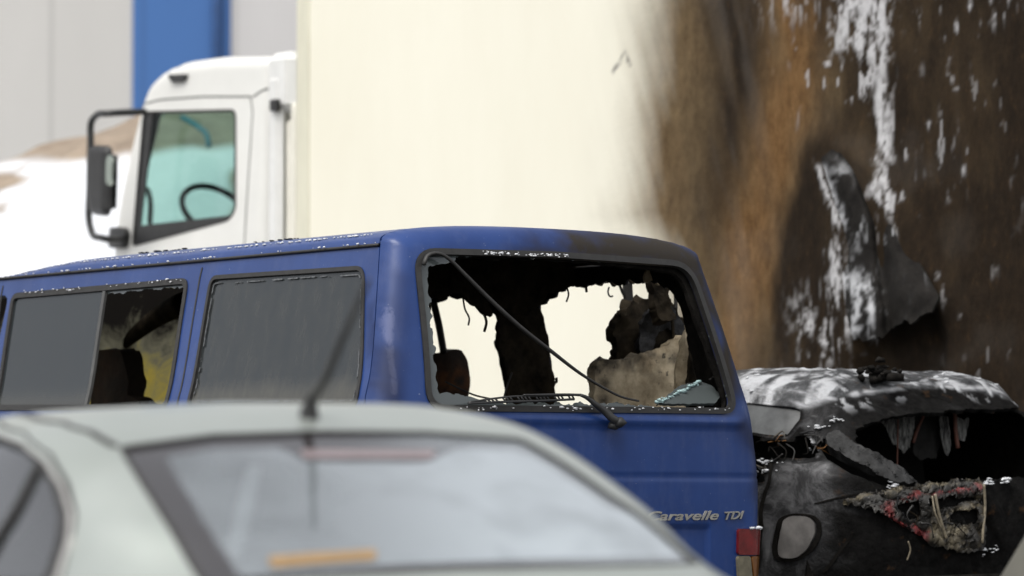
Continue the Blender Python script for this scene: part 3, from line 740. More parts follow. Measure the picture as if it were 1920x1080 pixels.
roof = sheet('roof', vroof, np.concatenate([[-.781, -.776, -.768], grid(-.755, .755, .025), [.768, .776, .781]]), grid(0, 3.5, .03), [M['blue'], M['char']], van, None, .02, attrs=dict(soot=roof_soot, peel=lambda x, u: 0 * u), flip=False)
# windscreen, bonnet, nose, floor
nose = lambda x, t: np.stack([x * spl(t, [0, 1, 2, 3, 4, 5], [.79, .88, .91, .92, .92, .89]), spl(t, [0, 1, 2, 3, 4, 5], [3.50, 4.12, 4.40, 4.58, 4.60, 4.52]) + .06 * (1 - x**2), spl(t, [0, 1, 2, 3, 4, 5], [1.90, 1.12, .98, .80, .45, .30])], -1)
sheet('bonnet', nose, grid(-1, 1, .1), grid(1.0, 5, .1), [M['blue'], M['char']], van, None, .02, attrs=dict(soot=lambda u, v: 0 * u, peel=lambda u, v: 0 * u))
def sooty():
    m, nt, b = nodes('smoke_stained_glass'); nt.nodes.remove(b); out = nt.nodes['Material Output']
    n = noise_node(nt, 6, 7, .7, (1, 1, .6), 1.2); n2 = noise_node(nt, 2.6, 5, .6)
    g = attr(nt, 'film'); f = math_n(nt, 'ADD', math_n(nt, 'MULTIPLY', n, .9), math_n(nt, 'MULTIPLY', g, .6), False)
    c = ramp(nt, f, [(.36, (.30, .23, .03)), (.5, (.19, .165, .065)), (.64, (.11, .105, .075)), (.86, (.010, .009, .008))])
    tl = NN(nt, 'ShaderNodeBsdfTranslucent'); nt.links.new(c, tl.inputs[0]); df = NN(nt, 'ShaderNodeBsdfDiffuse'); nt.links.new(c, df.inputs[0])
    mx = NN(nt, 'ShaderNodeMixShader'); mx.inputs[0].default_value = .25; nt.links.new(tl.outputs[0], mx.inputs[1]); nt.links.new(df.outputs[0], mx.inputs[2]); nt.links.new(mx.outputs[0], out.inputs[0])
    return m
sheet('windscreen', nose, grid(-.97, .97, .05), grid(.03, .98, .05), sooty(), van, None, 0, attrs=dict(film=lambda x, t: sm(.55, .05, t) * .8 + .2 * sm(.0, -.8, x)))
box('floor', (-.86, .12, .42), (.86, 4.3, .52), M['char'], van, .01)
for yy in (.92, 3.78):
    for xx in (-.80, .80): wheel(van, (xx, yy + .03, .33), .33, .21)
box('rear_bumper', (-.90, -.06, .34), (.90, .10, .50), M['plastic'], van, .03)
# side windows
q = LW([(197, 540), (160, 768)]); sp = lambda z: np.interp(z, q[::-1, 1], q[::-1, 0])
film = lambda u, z: .9 * sm(1.36, 1.27, z + .04 * (fbm(u * 5, z * 9, 2) - .5))
qw = sheet('quarter_window', left, grid(.0, 1.9, .03), grid(1.15, 1.86, .03), M['van_glass'], van, wing_s, .004, flip=True, offset=-.006, attrs=dict(film=film))
sheet('window_seal', left, grid(.0, 1.9, .009), grid(1.15, 1.86, .009), M['rubber'], qw, ring(wing_s, .004, .013), .014, flip=True, offset=.006)
sheet('seal_edge', left, grid(.0, 1.9, .007), grid(1.15, 1.86, .007), plain('dried_white_residue', (.085, .09, .095), .7, var=.7, scale=60), qw, lambda u, z: np.maximum(ring(wing_s, -.026, .033)(u, z), sm(1.35, 1.36, -z) * 0 + (fbm(u * 30, z * 30, 9) - .56) * .05), .003, flip=True, offset=.001)
sw = sheet('sliding_window', left, grid(1.4, 3.6, .03), grid(1.15, 1.86, .03), M['van_glass_clean'], van, lambda u, z: np.maximum(slid_s(u, z), sp(z) - u), .004, flip=True, offset=-.004, attrs=dict(film=lambda u, z: .6 * film(u, z)))
sheet('window_seal', left, grid(1.2, 3.6, .010), grid(1.15, 1.86, .010), M['rubber'], sw, ring(slid_s, .004, .020), .016, flip=True, offset=.006)
sheet('pane_edge', left, grid(1.4, 3.0, .007), grid(1.15, 1.86, .02), plain('pane_edge_grey', (.06, .06, .058), .5), sw, lambda u, z: np.maximum(slid_s(u, z), abs(u - sp(z)) - .011), .012, flip=True, offset=.004)
sheet('glass_remnant', left, grid(1.2, 2.6, .008), grid(1.15, 1.86, .008), M['shard_glass'], sw, lambda u, z: np.maximum.reduce([slid_s(u, z), u - sp(z), -(slid_s(u, z) + .030 + .03 * (fbm(u * 30, z * 30, 6) - .5)), 1.62 - z]), .004, flip=True, offset=-.008)
for o_ in COL.objects:
    if o_.name.startswith('seal_edge'): o_['kind'] = 'stuff'
# door gaps, gutter
dl = LW([(380, 500), (375, 521), (331, 768)]); fl = LW([(6, 537), (3, 552), (-8, 640)])
tl_ = LW([(5, 552), (22, 549)])
for d_ in (dl, fl): sheet('door_gap', left, grid(0, 3.5, .006), grid(1.1, 1.86, .02), M['rubber'], van, strip_region([(d_, .005)]), .004, flip=True, offset=.002)
gut = [(-.787, float(left(A([u]), A([1.853]))[0, 1]), 1.853) for u in np.linspace(.0, 3.5, 50)]
for s_ in (1, -1): tube('rain_gutter', A(gut) * A([s_, 1, 1]), .0065, M['rubber'], van, res=0)
# slush and foam left in the gutter, on the roof rib, along the seals
pts, sz = [], []
for i in range(60):
    u = rng.rand() * 3.3; x = -.797
    if fbm(u * 4, 0 * u, 3) < .42: continue
    p = left(A([u]), A([1.856]))[0]; pts.append((x, p[1], 1.862)); sz.append(.0018 + .0025 * rng.rand())
for i in range(190):
    u = .1 + rng.rand() * 3.2; x = -.745 + .0025 * rng.randn(); p = vroof(A([x]), A([u]))[0]; pts.append(p + A([-.003, 0, .002])); sz.append(.0018 + .0025 * rng.rand())
for i in range(50):
    u = 1.42 + rng.rand() * 1.9; p = left(A([u]), A([float(slid[:, 1].max()) + .004 * rng.randn()]))[0]; 
    if fbm(u * 5, 0 * u, 8) > .42: pts.append(p + A([-.012, 0, .0])); sz.append(.0018 + .0025 * rng.rand())
tw = TW([(1000, 478), (1060, 480), (900, 474)]); bt = TW([(1300, 772), (1345, 772), (1370, 768), (830, 768), (1150, 772)])
for i in range(60):
    a = tw[2] + (tw[1] - tw[2]) * rng.rand(); p = tail(*(a[:, None] + .004 * rng.randn(2, 1)))[0]; pts.append(p + A([0, -.018, 0])); sz.append(.0018 + .0025 * rng.rand())
for i in range(70):
    k = rng.rand(); a = bt[3] + (bt[2] - bt[3]) * k; p = tail(A([a[0]]), A([a[1] + .004 + .004 * rng.randn()]))[0]; 
    if fbm(k * 14, 0 * k, 4) > .5 or k > .85: pts.append(p + A([0, -.010, 0])); sz.append(.0018 + .0025 * rng.rand())
tlp = TW([(1384, 988), (1425, 990)])
for i in range(26):
    a = tlp[0] + (tlp[1] - tlp[0]) * (.3 + .7 * rng.rand()); p = tail(A([a[0]]), A([a[1] + .004 * rng.randn()]))[0]; pts.append(p + A([0, -.022, 0])); sz.append(.002 + .003 * rng.rand())
foam_v = st_blobs('foam_residue', pts, sz, M['foam'], van, .8, 5)
# debris on the roof
rp, rs = [], []
for (px_, n_, s0) in (((318, 472), 16, .010), ((335, 466), 8, .008), ((130, 487), 2, .005), ((560, 441), 20, .006), ((520, 443), 14, .006)):
    q1 = solve(vf, vroof, [px_], (-.77, .77), (0, 3.4))[0]
    for _ in range(n_): p = vroof(A([q1[0] + .03 * rng.randn()]), A([q1[1] + .09 * rng.randn()]))[0]; rp.append(p + A([0, 0, .004])); rs.append(s0 * (.4 + .8 * rng.rand()))
st_blobs('roof_debris', rp, rs, M['char_gloss'], van, .5, 8)
# wiper
def on_tail(pts, off=.0): q1 = TW(pts); return [tail(A([a]), A([b_]))[0] + A([0, -off, 0]) for a, b_ in q1]
piv = on_tail([(1150, 793)], .035)[0]
wip = tube('wiper', on_tail([(1152, 795), (1140, 788), (1122, 772), (1102, 757), (1088, 746), (1076, 741)], .042), [.017, .017, .015, .012, .009, .006], M['plastic'], tailgate, n=10, res=24)
V, F = blobs_geo([piv, piv + A([0, .02, 0]), on_tail([(1143, 797)], .03)[0]], [.028, .03, .022], 1.0, 2); make('wiper_pivot', V, F, M['plastic'], wip)
bl = on_tail([(1076, 741), (1050, 740), (1000, 741), (970, 741)], .040)
tube('wiper_blade', bl, [.006, .005, .006, .004], M['plastic'], wip, n=6)
b2 = on_tail([(868, 755), (905, 749), (950, 744), (1000, 743), (1068, 741)], .036); b3 = on_tail([(868, 757), (930, 754), (1000, 752), (1066, 749)], .036)
V, F = tube_geo(smooth_line(b2, 30), .0045, 6); V, F = tube_geo(smooth_line(b3, 30), .0055, 6, V, F)
for k in np.linspace(.05, .98, 22):
    i = int(k * 29); V, F = tube_geo([smooth_line(b2, 30)[i], smooth_line(b3, 30)[min(29, i + 1)]], .004, 5, V, F)
make('wiper_frame', V, F, M['plastic'], wip)
tube('loose_seal', on_tail([(786, 497), (793, 480), (808, 475), (823, 479), (838, 490), (860, 512), (910, 562), (965, 612), (1030, 663)], .03) + on_tail([(1080, 700), (1120, 725), (1160, 745), (1190, 752)], .025), [.010, .010, .012, .013, .012, .011, .009, .007, .006], M['rubber'], tailgate, n=8, res=60, flat=.7)
# lettering
bmat = plain('badge_grey', (.34, .33, .30), .35, .5, var=.25, scale=40)
e = TW([(1212, 976), (1346, 974), (1358, 974), (1394, 972)]); tp = lambda a: tail(A([a[0]]), A([a[1]]))[0] + A([0, -.001, 0])
badge = text_mesh('badge', 'Caravelle', .35, tailgate, tp(e[0]), tp(e[1]), .036, (0, -1, 0), .006, bmat, .018)
text_mesh('badge', 'TDI', .35, tailgate, tp(e[2]), tp(e[3]), .031, (0, -1, 0), .006, bmat, .018)
# tail lights
def tlmat(n, c): return plain(n, c, .25, var=.35, scale=18, coat=.5, bmp=.1)
def lamp_set(mir_):
    mp = tail if not mir_ else (lambda x, z: tail(-x, z) * A([-1, 1, 1]))
    L = None
    for nm, poly, mt_ in (('tail_light', [(1381, 991), (1420, 992), (1429, 1006), (1428, 1040), (1380, 1040)], tlmat('red_lens', (.13, .008, .008))), ('reversing_lens', [(1379, 1042.5), (1403, 1042.5), (1403, 1200), (1377, 1200)], tlmat('clear_lens', (.14, .125, .085))), ('indicator_lens', [(1404.5, 1042.5), (1428, 1042.5), (1428, 1200), (1404.5, 1200)], tlmat('amber_lens', (.16, .06, .010)))):
        pl = TW(poly)
        if mir_: pl = pl * A([-1, 1])
        f = sdf(rnd_poly(pl, .012))
        fm_ = (lambda x, z: tail(x, z)) if not mir_ else (lambda x, z: tail(-x, z) * A([-1, 1, 1]))
        ob = sheet(nm, fm_, grid(pl[:, 0].min() - .01, pl[:, 0].max() + .01, .006), grid(pl[:, 1].min() - .01, pl[:, 1].max() + .01, .01), mt_, van if L is None else L, f, .03, offset=.014)
        if L is None: L = ob
    return L
lamp_set(False); lamp_set(True)
# ---- burnt interior
wob = lambda a, s_, k: (lambda u, v: a(u, v) + s_ * (fbm(u * k, v * k, 23, 4) - .5) + .7 * s_ * (fbm(u * k * 3.2, v * k * 1.4, 29, 2) - .5))
def ypanel(name, y, px_, mat, parent, thick=.03, rag_=.02, disp=.03, step=.014, seed=1, r=.02, attrs=None, bulge=0.0):
    q1 = A(plane_py(vf, y, px_))[:, [0, 2]]; f = sdf(rnd_poly(q1, r))
    mp = lambda x, z: np.stack([x, y + disp * (fbm(x * 7, z * 7, seed, 4) - .5) + bulge * rim(f(x, z), .12) / .12 * .12, z], -1)
    return sheet(name, mp, grid(q1[:, 0].min() - .03, q1[:, 0].max() + .03, step), grid(q1[:, 1].min() - .03, q1[:, 1].max() + .03, step), mat, parent, wob(f, rag_, 16), thick, attrs=attrs)
rust, nt, b = nodes('scorched_rusty_seat')
gz = attr(nt, 'rust'); c1 = ramp(nt, noise_node(nt, 18, 6, .7), [(.3, (.012, .009, .007)), (.7, (.035, .022, .012))]); c2 = ramp(nt, noise_node(nt, 20, 6, .7), [(.3, (.05, .018, .006)), (.7, (.22, .075, .015))])
nt.links.new(mixc(nt, gz, c1, c2), b.inputs['Base Color']); b.inputs['Roughness'].default_value = .9; bump(nt, b, noise_node(nt, 40, 6, .7), .5)
rc = A(plane_py(vf, 1.9, [(848, 712)])[0])
ypanel('seat', 1.9, [(770, 664), (842, 659), (850, 656), (868, 657), (877, 672), (880, 700), (879, 745), (878, 830), (765, 830)], rust, van, .07, .012, .03, r=.015, attrs=dict(rust=lambda x, z: np.exp(-((x - rc[0]) / .10)**2 - ((z - rc[2]) / .055)**2) * sm(.3, .6, fbm(x * 18, z * 18, 4) + .12)))
beige, nt, b = nodes('scorched_beige_panel')
bc = ramp(nt, noise_node(nt, 7, 8, .72), [(.26, (.07, .05, .03)), (.38, (.34, .265, .165)), (.55, (.56, .46, .31)), (.8, (.64, .55, .40))]); spk = ramp(nt, noise_node(nt, 24, 4, .6), [(.62, (0, 0, 0)), (.7, (.9, .9, .9))]); ed = attr(nt, 'scorch')
nt.links.new(mixc(nt, math_n(nt, 'MULTIPLY', ed, math_n(nt, 'ADD', noise_node(nt, 30, 5, .7), .4)), mixc(nt, spk, bc, (.03, .024, .018)), (.016, .012, .009)), b.inputs['Base Color']); b.inputs['Roughness'].default_value = .8; bump(nt, b, noise_node(nt, 20, 7, .7), .5)
ep = A(plane_py(vf, .75, [(1130, 720), (1120, 690), (1130, 750), (1200, 690)]))
ypanel('seat', .75, [(1117, 682), (1121, 675), (1138, 675), (1180, 672), (1240, 652), (1285, 625), (1300, 640), (1295, 720), (1320, 830), (1150, 830), (1113, 745)], beige, van, .05, .022, .06, r=.006, attrs=dict(scorch=lambda x, z: np.clip(np.max([np.exp(-((x - p_[0])**2 + (z - p_[2])**2) / .035**2) for p_ in ep[:3]], 0) + .9 * sm(.10, .0, abs(z - ep[3, 2] - .03)) * sm(.35, .6, fbm(x * 14, z * 14, 5)), 0, 1)))
clump = ypanel('headrest', .86, [(1151, 612), (1156, 594), (1180, 577), (1222, 559), (1245, 562), (1268, 582), (1287, 612), (1283, 632), (1255, 650), (1215, 668), (1162, 690), (1160, 660), (1155, 640)], M['soot'], van, .05, .045, .09, .009, 11)
ypanel('melted_trim', .80, [(1208, 600), (1225, 580), (1250, 570), (1275, 590), (1290, 612), (1280, 635), (1255, 615), (1235, 635), (1222, 660), (1205, 660)], M['char_gloss'], clump, .03, .035, .10, .010, 29)
ypanel('roof_lining', .55, [(1208, 527), (1216, 505), (1240, 498), (1275, 500), (1290, 520), (1268, 528), (1240, 536), (1226, 530)], beige, van, .015, .03, .06, .010, 17)
ypanel('roof_lining', .70, [(1222, 520), (1268, 520), (1258, 545), (1255, 562), (1272, 600), (1236, 600), (1236, 555)], M['soot'], van, .05, .03, .08, .010, 37)
ypanel('pillar_trim', .42, [(1278, 505), (1290, 560), (1301, 610), (1299, 650), (1284, 735), (1266, 735), (1270, 668), (1276, 640), (1293, 612), (1284, 560), (1268, 520)], beige, van, .02, .02, .06, .009, 43)
ypanel('pillar_trim', .40, [(1292, 515), (1318, 560), (1352, 690), (1365, 760), (1283, 760), (1296, 660), (1303, 610)], M['soot'], van, .03, .03, .06, .012, 47)
ypanel('pillar_trim', 1.25, [(1000, 560), (1014, 590), (1030, 660), (1043, 740), (1046, 820), (958, 820), (952, 740), (938, 640), (936, 570)], M['soot'], van, .015, .04, .07, .012, 53)
ypanel('hanging_strip', 1.28, [(936, 600), (944, 612), (948, 650), (952, 678), (946, 676), (938, 640), (931, 616)], M['soot'], van, .01, .01, .02, .008, 59, r=.004)
# sagging roof lining whose torn edge hangs into view
hl_y = 1.05
ypanel('roof_lining', hl_y, [(740, 470), (1290, 470), (1250, 520), (1200, 529), (1120, 533), (1060, 538), (1030, 556), (1012, 575), (985, 590), (945, 575), (935, 560), (915, 560), (922, 575), (925, 590), (910, 588), (896, 574), (880, 566), (860, 556), (845, 552), (825, 566), (800, 561), (740, 566)], M['soot'], van, .015, .03, .10, .012, 61, r=.006)
V, F = [], []
for y_, p_, r_ in ((1.9, [(811, 560), (822, 605), (832, 662)], .016), (1.2, [(1176, 528), (1178, 560), (1180, 590)], .022), (1.2, [(1161, 532), (1168, 550), (1177, 566)], .006), (.7, [(1266, 530), (1267, 560), (1267, 580)], .008), (.6, [(1272, 520), (1284, 555), (1290, 580)], .010)):
    tube('seat_belt', plane_py(vf, y_, p_), r_, M['rubber'], van, n=6, res=12)
V, F = [], []
for y_, p_ in ((1.0, [(835, 716), (860, 728), (890, 741), (920, 748)]), (1.0, [(960, 698), (952, 720), (945, 745)]), (1.0, [(1142, 538), (1140, 548), (1144, 556), (1149, 555)]), (.25, [(1330, 712), (1348, 704), (1362, 712), (1366, 735)])):
    tube('wire', plane_py(vf, y_, p_), .004 if y_ > .5 else .006, M['rubber'], van, n=5, res=14)
for y_, p_, r_ in ((1.0, [(800, 560), (806, 575), (803, 592)], .005), (1.0, [(868, 558), (872, 580), (880, 598), (878, 610)], .004), (1.0, [(906, 585), (912, 604), (908, 622)], .006), (.9, [(1062, 536), (1066, 552), (1062, 566)], .004), (.9, [(1098, 533), (1100, 548)], .006), (.8, [(1238, 535), (1246, 560), (1240, 585)], .007), (.8, [(1255, 560), (1262, 620), (1258, 700), (1262, 745)], .008), (.6, [(1302, 540), (1316, 600), (1322, 680), (1330, 740)], .006)):
    tube('wire', plane_py(vf, y_, p_), r_, M['soot'], van, n=5, res=14)
# seats seen through the sliding window
fs = A(plane_px(vf, -.25, [(165, 790), (172, 668), (180, 657), (225, 655), (236, 690), (240, 720), (236, 740), (260, 752), (275, 790)])); ff = sdf(rnd_poly(fs[:, 1:], .02))
sheet('front_seat', lambda u, v: np.stack([-.25 + .04 * (fbm(u * 6, v * 6, 3) - .5), u, v], -1), grid(fs[:, 1].min(), fs[:, 1].max(), .02), grid(fs[:, 2].min(), fs[:, 2].max(), .02), rust, van, ff, .10, flip=True, attrs=dict(rust=lambda u, v: .12 * sm(.4, .7, fbm(u * 8, v * 8, 3))))
tube('grab_rail', plane_px(vf, .2, [(205, 665), (240, 638), (280, 606), (322, 580), (345, 570)]), [.02, .03, .04, .05, .06], M['soot'], van)
# the piece of window glass on the sill
gq = A(plane_py(vf, .10, [(1222, 757), (1258, 742), (1298, 721), (1338, 715), (1357, 722), (1359, 742), (1340, 756)])); gf = sdf(rnd_poly(gq[:, [0, 2]], .008))
zb = float(gq[:, 2].min())
gs = sheet('glass_fragment', lambda x, z: np.stack([x, .085 + (z - zb) * 1.1, z], -1), grid(gq[:, 0].min() - .01, gq[:, 0].max() + .01, .01), grid(zb - .01, gq[:, 2].max() + .01, .01), M['shard_glass'], None, wob(gf, .008, 20), .012)
place(gs, vf); tag(gs, 'dark broken sheet of window glass lying on the right end of the van\'s rear sill', 'glass')
gp1, gp2 = [], []
for i in range(60): k = rng.rand(); a = gq[0] + (gq[3] - gq[0]) * k; gp1.append((a[0] + .004 * rng.randn(), .078 + (a[2] - zb) * 1.1, a[2] + .004 * rng.randn())); gp2.append(.003 + .004 * rng.rand())
st_blobs('crumbled_edge', gp1, gp2, plain('teal_glass_crumbs', (.30, .42, .42), .3, var=.5, scale=60), gs, .8, 12)
# ================================================================== vehicle hulls as one curved surface: angle round the car, height up the profile
def hull(prof, n=5.0):
    v, z, a, rb, fb = [A(c, float) for c in zip(*prof)]
    def f(th, vv):
        zz, aa, r, fr = [spl(vv, v, q) for q in (z, a, rb, fb)]
        c, s = np.cos(th), np.sin(th); rad = 1 / (abs(c)**n + abs(s)**n)**(1 / n)
        return np.stack([-aa * c * rad, (r + fr) / 2 - (fr - r) / 2 * s * rad, zz + 0 * th], -1)
    return f
D_ = math.radians
# ------------------------------------------------------------------ silver car in front
cf = Frame((.2077, 7.7098, -.0239), D_(29.43), D_(-1.38))
car = thing('car', 'pale silver-green saloon car, out of focus in front, with a thin black roof aerial', 'car', cf)
ch = hull([(-1, .25, .80, .10, 4.2), (-.6, .55, .85, .0, 4.3), (-.3, .80, .855, .02, 4.25), (-.1, .95, .83, .10, 3.6), (0, .99, .765, .42, 3.2), (.5, 1.16, .70, .76, 2.75), (.9, 1.29, .635, 1.06, 2.38), (1.15, 1.345, .57, 1.22, 2.2), (1.5, 1.39, .38, 1.42, 2.0), (2, 1.405, 0, 1.7, 1.7)])
def RWc(p): return solve(cf, ch, p, (D_(30), D_(150)), (-.05, 1.4), 120)
def SWc(p): return solve(cf, ch, p, (D_(-50), D_(52)), (-.1, 1.4), 120)
cg = rnd_poly(RWc([(226, 838), (400, 815), (610, 808), (800, 810), (975, 822), (1140, 925), (1312, 1056), (1150, 1061), (860, 1068), (600, 1080), (385, 1098), (300, 960)]), [.02, 0, 0, 0, .03, 0, .03, 0, 0, 0, .03, 0]); cg_s = sdf(cg)
cin = sdf(rnd_poly(RWc([(312, 852), (400, 838), (520, 834), (548, 846), (570, 860), (800, 862), (830, 850), (860, 836), (960, 838), (1000, 850), (1140, 945), (1262, 1036), (1100, 1041), (860, 1049), (640, 1060), (452, 1076), (380, 970)]), [.02, 0, .01, .01, .01, .01, .01, .01, 0, .02, 0, .02, 0, 0, 0, .02, 0]))
cwin = rnd_poly(SWc([(-120, 812), (-40, 816), (0, 824), (38, 838), (75, 870), (102, 915), (116, 965), (112, 1015), (88, 1090), (-120, 1090)]), .02); cw_s = sdf(cwin)
wind_s = sdf(rnd_poly([(D_(228), .06), (D_(312), .06), (D_(312), .95), (D_(228), .95)], .04))
mirr = lambda th, v: cw_s(math.pi - th, v)
bt = lambda th, v: np.maximum.reduce([-cg_s(th, v), -cw_s(np.where(th > math.pi, th - 2 * math.pi, th), v), -mirr(th, v), -wind_s(th, v)])
def silver():
    m, nt, b = nodes('silver_green_paint')
    c = ramp(nt, noise_node(nt, 3, 5, .6), [(.3, (.335, .365, .34)), (.7, (.39, .42, .395))])
    d = ramp(nt, noise_node(nt, 40, 6, .7), [(.5, (0, 0, 0)), (.9, (.3, .3, .3))]); nt.links.new(mixc(nt, d, c, (.45, .43, .38)), b.inputs['Base Color'])
    b.inputs['Metallic'].default_value = .55; b.inputs['Roughness'].default_value = .40; b.inputs['Coat Weight'].default_value = .25; b.inputs['Coat Roughness'].default_value = .08
    return m
M['silver'] = silver()
ths = np.unique(np.concatenate([grid(0, 2 * math.pi, .05), grid(D_(10), D_(170), .012)])); vs_ = np.concatenate([grid(-1, -.1, .06), grid(-.08, 1.3, .014), grid(1.33, 1.999, .03)])
ths2 = np.concatenate([grid(-math.pi / 2, 0, .04)[:-1], grid(0, math.pi, .012), grid(math.pi, 1.5 * math.pi, .04)[1:]])
cbody = sheet('body', ch, ths2, vs_, [M['silver'], M['shade_gap']], car, bt, .012, flip=False)
def frit():
    m, nt, b = nodes('tinted_glass_with_band'); nt.nodes.remove(b); out = nt.nodes['Material Output']
    tr = NN(nt, 'ShaderNodeBsdfTransparent'); tr.inputs[0].default_value = (.50, .53, .55, 1)
    dk = NN(nt, 'ShaderNodeBsdfDiffuse'); dk.inputs[0].default_value = (.022, .018, .018, 1)
    fg = NN(nt, 'ShaderNodeBsdfDiffuse'); fg.inputs[0].default_value = (.33, .365, .39, 1); mf = NN(nt, 'ShaderNodeMixShader')
    nt.links.new(math_n(nt, 'MULTIPLY', attr(nt, 'fog'), math_n(nt, 'ADD', noise_node(nt, 5, 5, .6, (1, 1, 1), .6), .45)), mf.inputs[0]); nt.links.new(tr.outputs[0], mf.inputs[1]); nt.links.new(fg.outputs[0], mf.inputs[2])
    mx = NN(nt, 'ShaderNodeMixShader'); nt.links.new(attr(nt, 'frit'), mx.inputs[0]); nt.links.new(mf.outputs[0], mx.inputs[1]); nt.links.new(dk.outputs[0], mx.inputs[2])
    gl = NN(nt, 'ShaderNodeBsdfGlossy'); gl.inputs['Roughness'].default_value = .02; gl.inputs[0].default_value = (.95, .97, 1, 1)
    lw = NN(nt, 'ShaderNodeLayerWeight', Blend=.35)
    m2 = NN(nt, 'ShaderNodeMixShader'); nt.links.new(math_n(nt, 'ADD', lw.outputs['Fresnel'], .07), m2.inputs[0]); nt.links.new(mx.outputs[0], m2.inputs[1]); nt.links.new(gl.outputs[0], m2.inputs[2]); nt.links.new(m2.outputs[0], out.inputs[0])
    return m
frit_m = frit()
rg = sheet('rear_window', ch, grid(D_(30), D_(150), .01), grid(-.02, 1.3, .012), frit_m, car, lambda u, v: cg_s(u, v) + .004, 0, flip=False, offset=-.006, attrs=dict(frit=lambda u, v: sm(-.004, .006, cin(u, v)) * (1 - .55 * sm(D_(85), D_(125), u)), fog=lambda u, v: (  .36 + .54 * sm(D_(60), D_(118), u)) + .14 * sm(.8, .2, v)))  # dark border paled towards the right, a sky reflection put into its colour
sheet('window_seal', ch, grid(D_(30), D_(150), .005), grid(-.02, 1.3, .008), M['rubber'], rg, lambda u, v: np.maximum(cg_s(u, v) - .006, -(cg_s(u, v) + .010)), .006, flip=False, offset=.001)
dwin = sheet('side_window', ch, grid(D_(-50), D_(50), .015), grid(0, 1.2, .02), M['car_glass'], car, cw_s, 0, flip=False, offset=-.008)
sheet('side_window', lambda t, v: ch(math.pi - t, v), grid(D_(-50), D_(50), .03), grid(0, 1.2, .03), M['car_glass'], car, cw_s, 0, flip=True, offset=-.008)
sheet('windscreen', ch, grid(D_(225), D_(315), .05), grid(.03, 1, .05), M['car_glass'], car, wind_s, 0, flip=False, offset=-.008)
sheet('window_seal', ch, grid(D_(-50), D_(50), .006), grid(0, 1.3, .01), M['rubber'], dwin, lambda u, v: np.maximum(cw_s(u, v) - .02, -(cw_s(u, v) + .008)), .02, flip=False, offset=.002)
sheet('window_trim', ch, grid(D_(-50), D_(50), .005), grid(0, 1.35, .008), M['chrome'], dwin, lambda u, v: np.maximum(cw_s(u, v) - .034, -(cw_s(u, v) - .020)), .012, flip=False, offset=.004)
dd = rnd_poly(SWc([(-120, 778), (0, 792), (48, 812), (95, 852), (125, 905), (138, 962), (128, 1020), (108, 1090), (-120, 1090)]), .03); dd_s = sdf(dd)
sheet('door_gap', ch, grid(D_(-50), D_(50), .004), grid(-.1, 1.3, .008), M['rubber'], cbody, lambda u, v: abs(dd_s(u, v)) - .009, .004, flip=False, offset=.002)
dv = SWc([(72, 868), (0, 998), (-60, 1100)])
sheet('window_divider', ch, grid(D_(-50), D_(50), .006), grid(0, 1.2, .01), M['rubber'], dwin, lambda u, v: np.maximum(strip_region([(dv, .011)])(u, v), cw_s(u, v)), .012, flip=False, offset=.002)
dt = solve(cf, ch, [(-30, 773), (60, 781), (120, 793), (170, 810), (214, 836)], (D_(-60), D_(60)), (.5, 1.6), 120)
sheet('roof_seam', ch, grid(D_(-70), D_(60), .006), grid(.6, 1.6, .006), M['rubber'], cbody, strip_region([(dt, .014)]), .004, flip=False, offset=.002)
qd = RWc([(224, 838), (380, 1100)])
def cplane(x, pts): return plane_px(cf, x, pts)
an0 = solve(cf, ch, [(579, 782)], (D_(60), D_(120)), (1.0, 1.9), 100)[0]; ab = ch(A([an0[0]]), A([an0[1]]))[0]
base = tube('aerial', [ab + A([0, 0, -.01]), ab + A([0, -.003, .012]), ab + A([0, -.010, .030]), ab + A([0, -.018, .05])], [.024, .021, .015, .010], M['plastic'], car, n=12, res=12)
tip = cplane(ab[0], [(600, 728), (640, 640), (692, 524)])
tube('aerial_whip', [ab + A([0, -.014, .04])] + tip, [.010, .009, .007, .005], M['rubber'], base, n=8)
igrey = plain('pale_grey_trim', (.33, .33, .32), .8, var=.1)
idark = plain('grey_seat_cloth', (.10, .10, .105), .9, var=.2, scale=30)
shelf = lambda x, y: np.stack([x, y, .965 + .03 * y], -1)
sheet('parcel_shelf', shelf, grid(-.70, .70, .1), grid(.50, 1.32, .1), idark, car, None, .02)
for sx in (-.36, .36):
    st = box('seat', (sx - .32, 1.36, .45), (sx + .32, 1.52, 1.03), idark, car, .06); box('headrest', (sx - .13, 1.38, 1.03), (sx + .13, 1.48, 1.20), idark, st, .04)
for sx in (-.38, .38):
    st = box('seat', (sx - .26, 2.30, .45), (sx + .26, 2.44, 1.08), idark, car, .06); box('headrest', (sx - .13, 2.31, 1.08), (sx + .13, 2.41, 1.27), idark, st, .04)
def inside(pts, depth):            # a point a given distance behind the rear glass
    q = RWc(pts); p = ch(q[:, 0], q[:, 1]); return p + A([0, depth, -.012])
pp = inside([(488, 866), (470, 950), (448, 1040)], .03)
tube('pale_strip', pp, [.016, .020, .018], plain('pale_strip_grey', (.62, .63, .62), .7), car, flat=.5)  # pale diagonal strip just behind the rear glass
bl_s = sdf(rnd_poly(RWc([(562, 841), (818, 842), (812, 857), (572, 856)]), .01)); ol_s = sdf(rnd_poly(RWc([(503, 1041), (600, 1034), (706, 1028), (704, 1046), (600, 1053), (510, 1061)]), .008))
sheet('brake_light', ch, grid(D_(50), D_(130), .008), grid(0, 1.2, .008), plain('pale_red_lens', (.20, .16, .165), .25, var=.1), rg, bl_s, .003, offset=-.002)
sheet('orange_label', ch, grid(D_(50), D_(130), .008), grid(0, 1.2, .008), plain('orange_strip', (.27, .17, .075), .6, var=.2, scale=30), rg, ol_s, .003, offset=-.002)
for yy in (.85, 3.45):
    for xx in (-.74, .74): wheel(car, (xx, yy, .31), .31, .2)
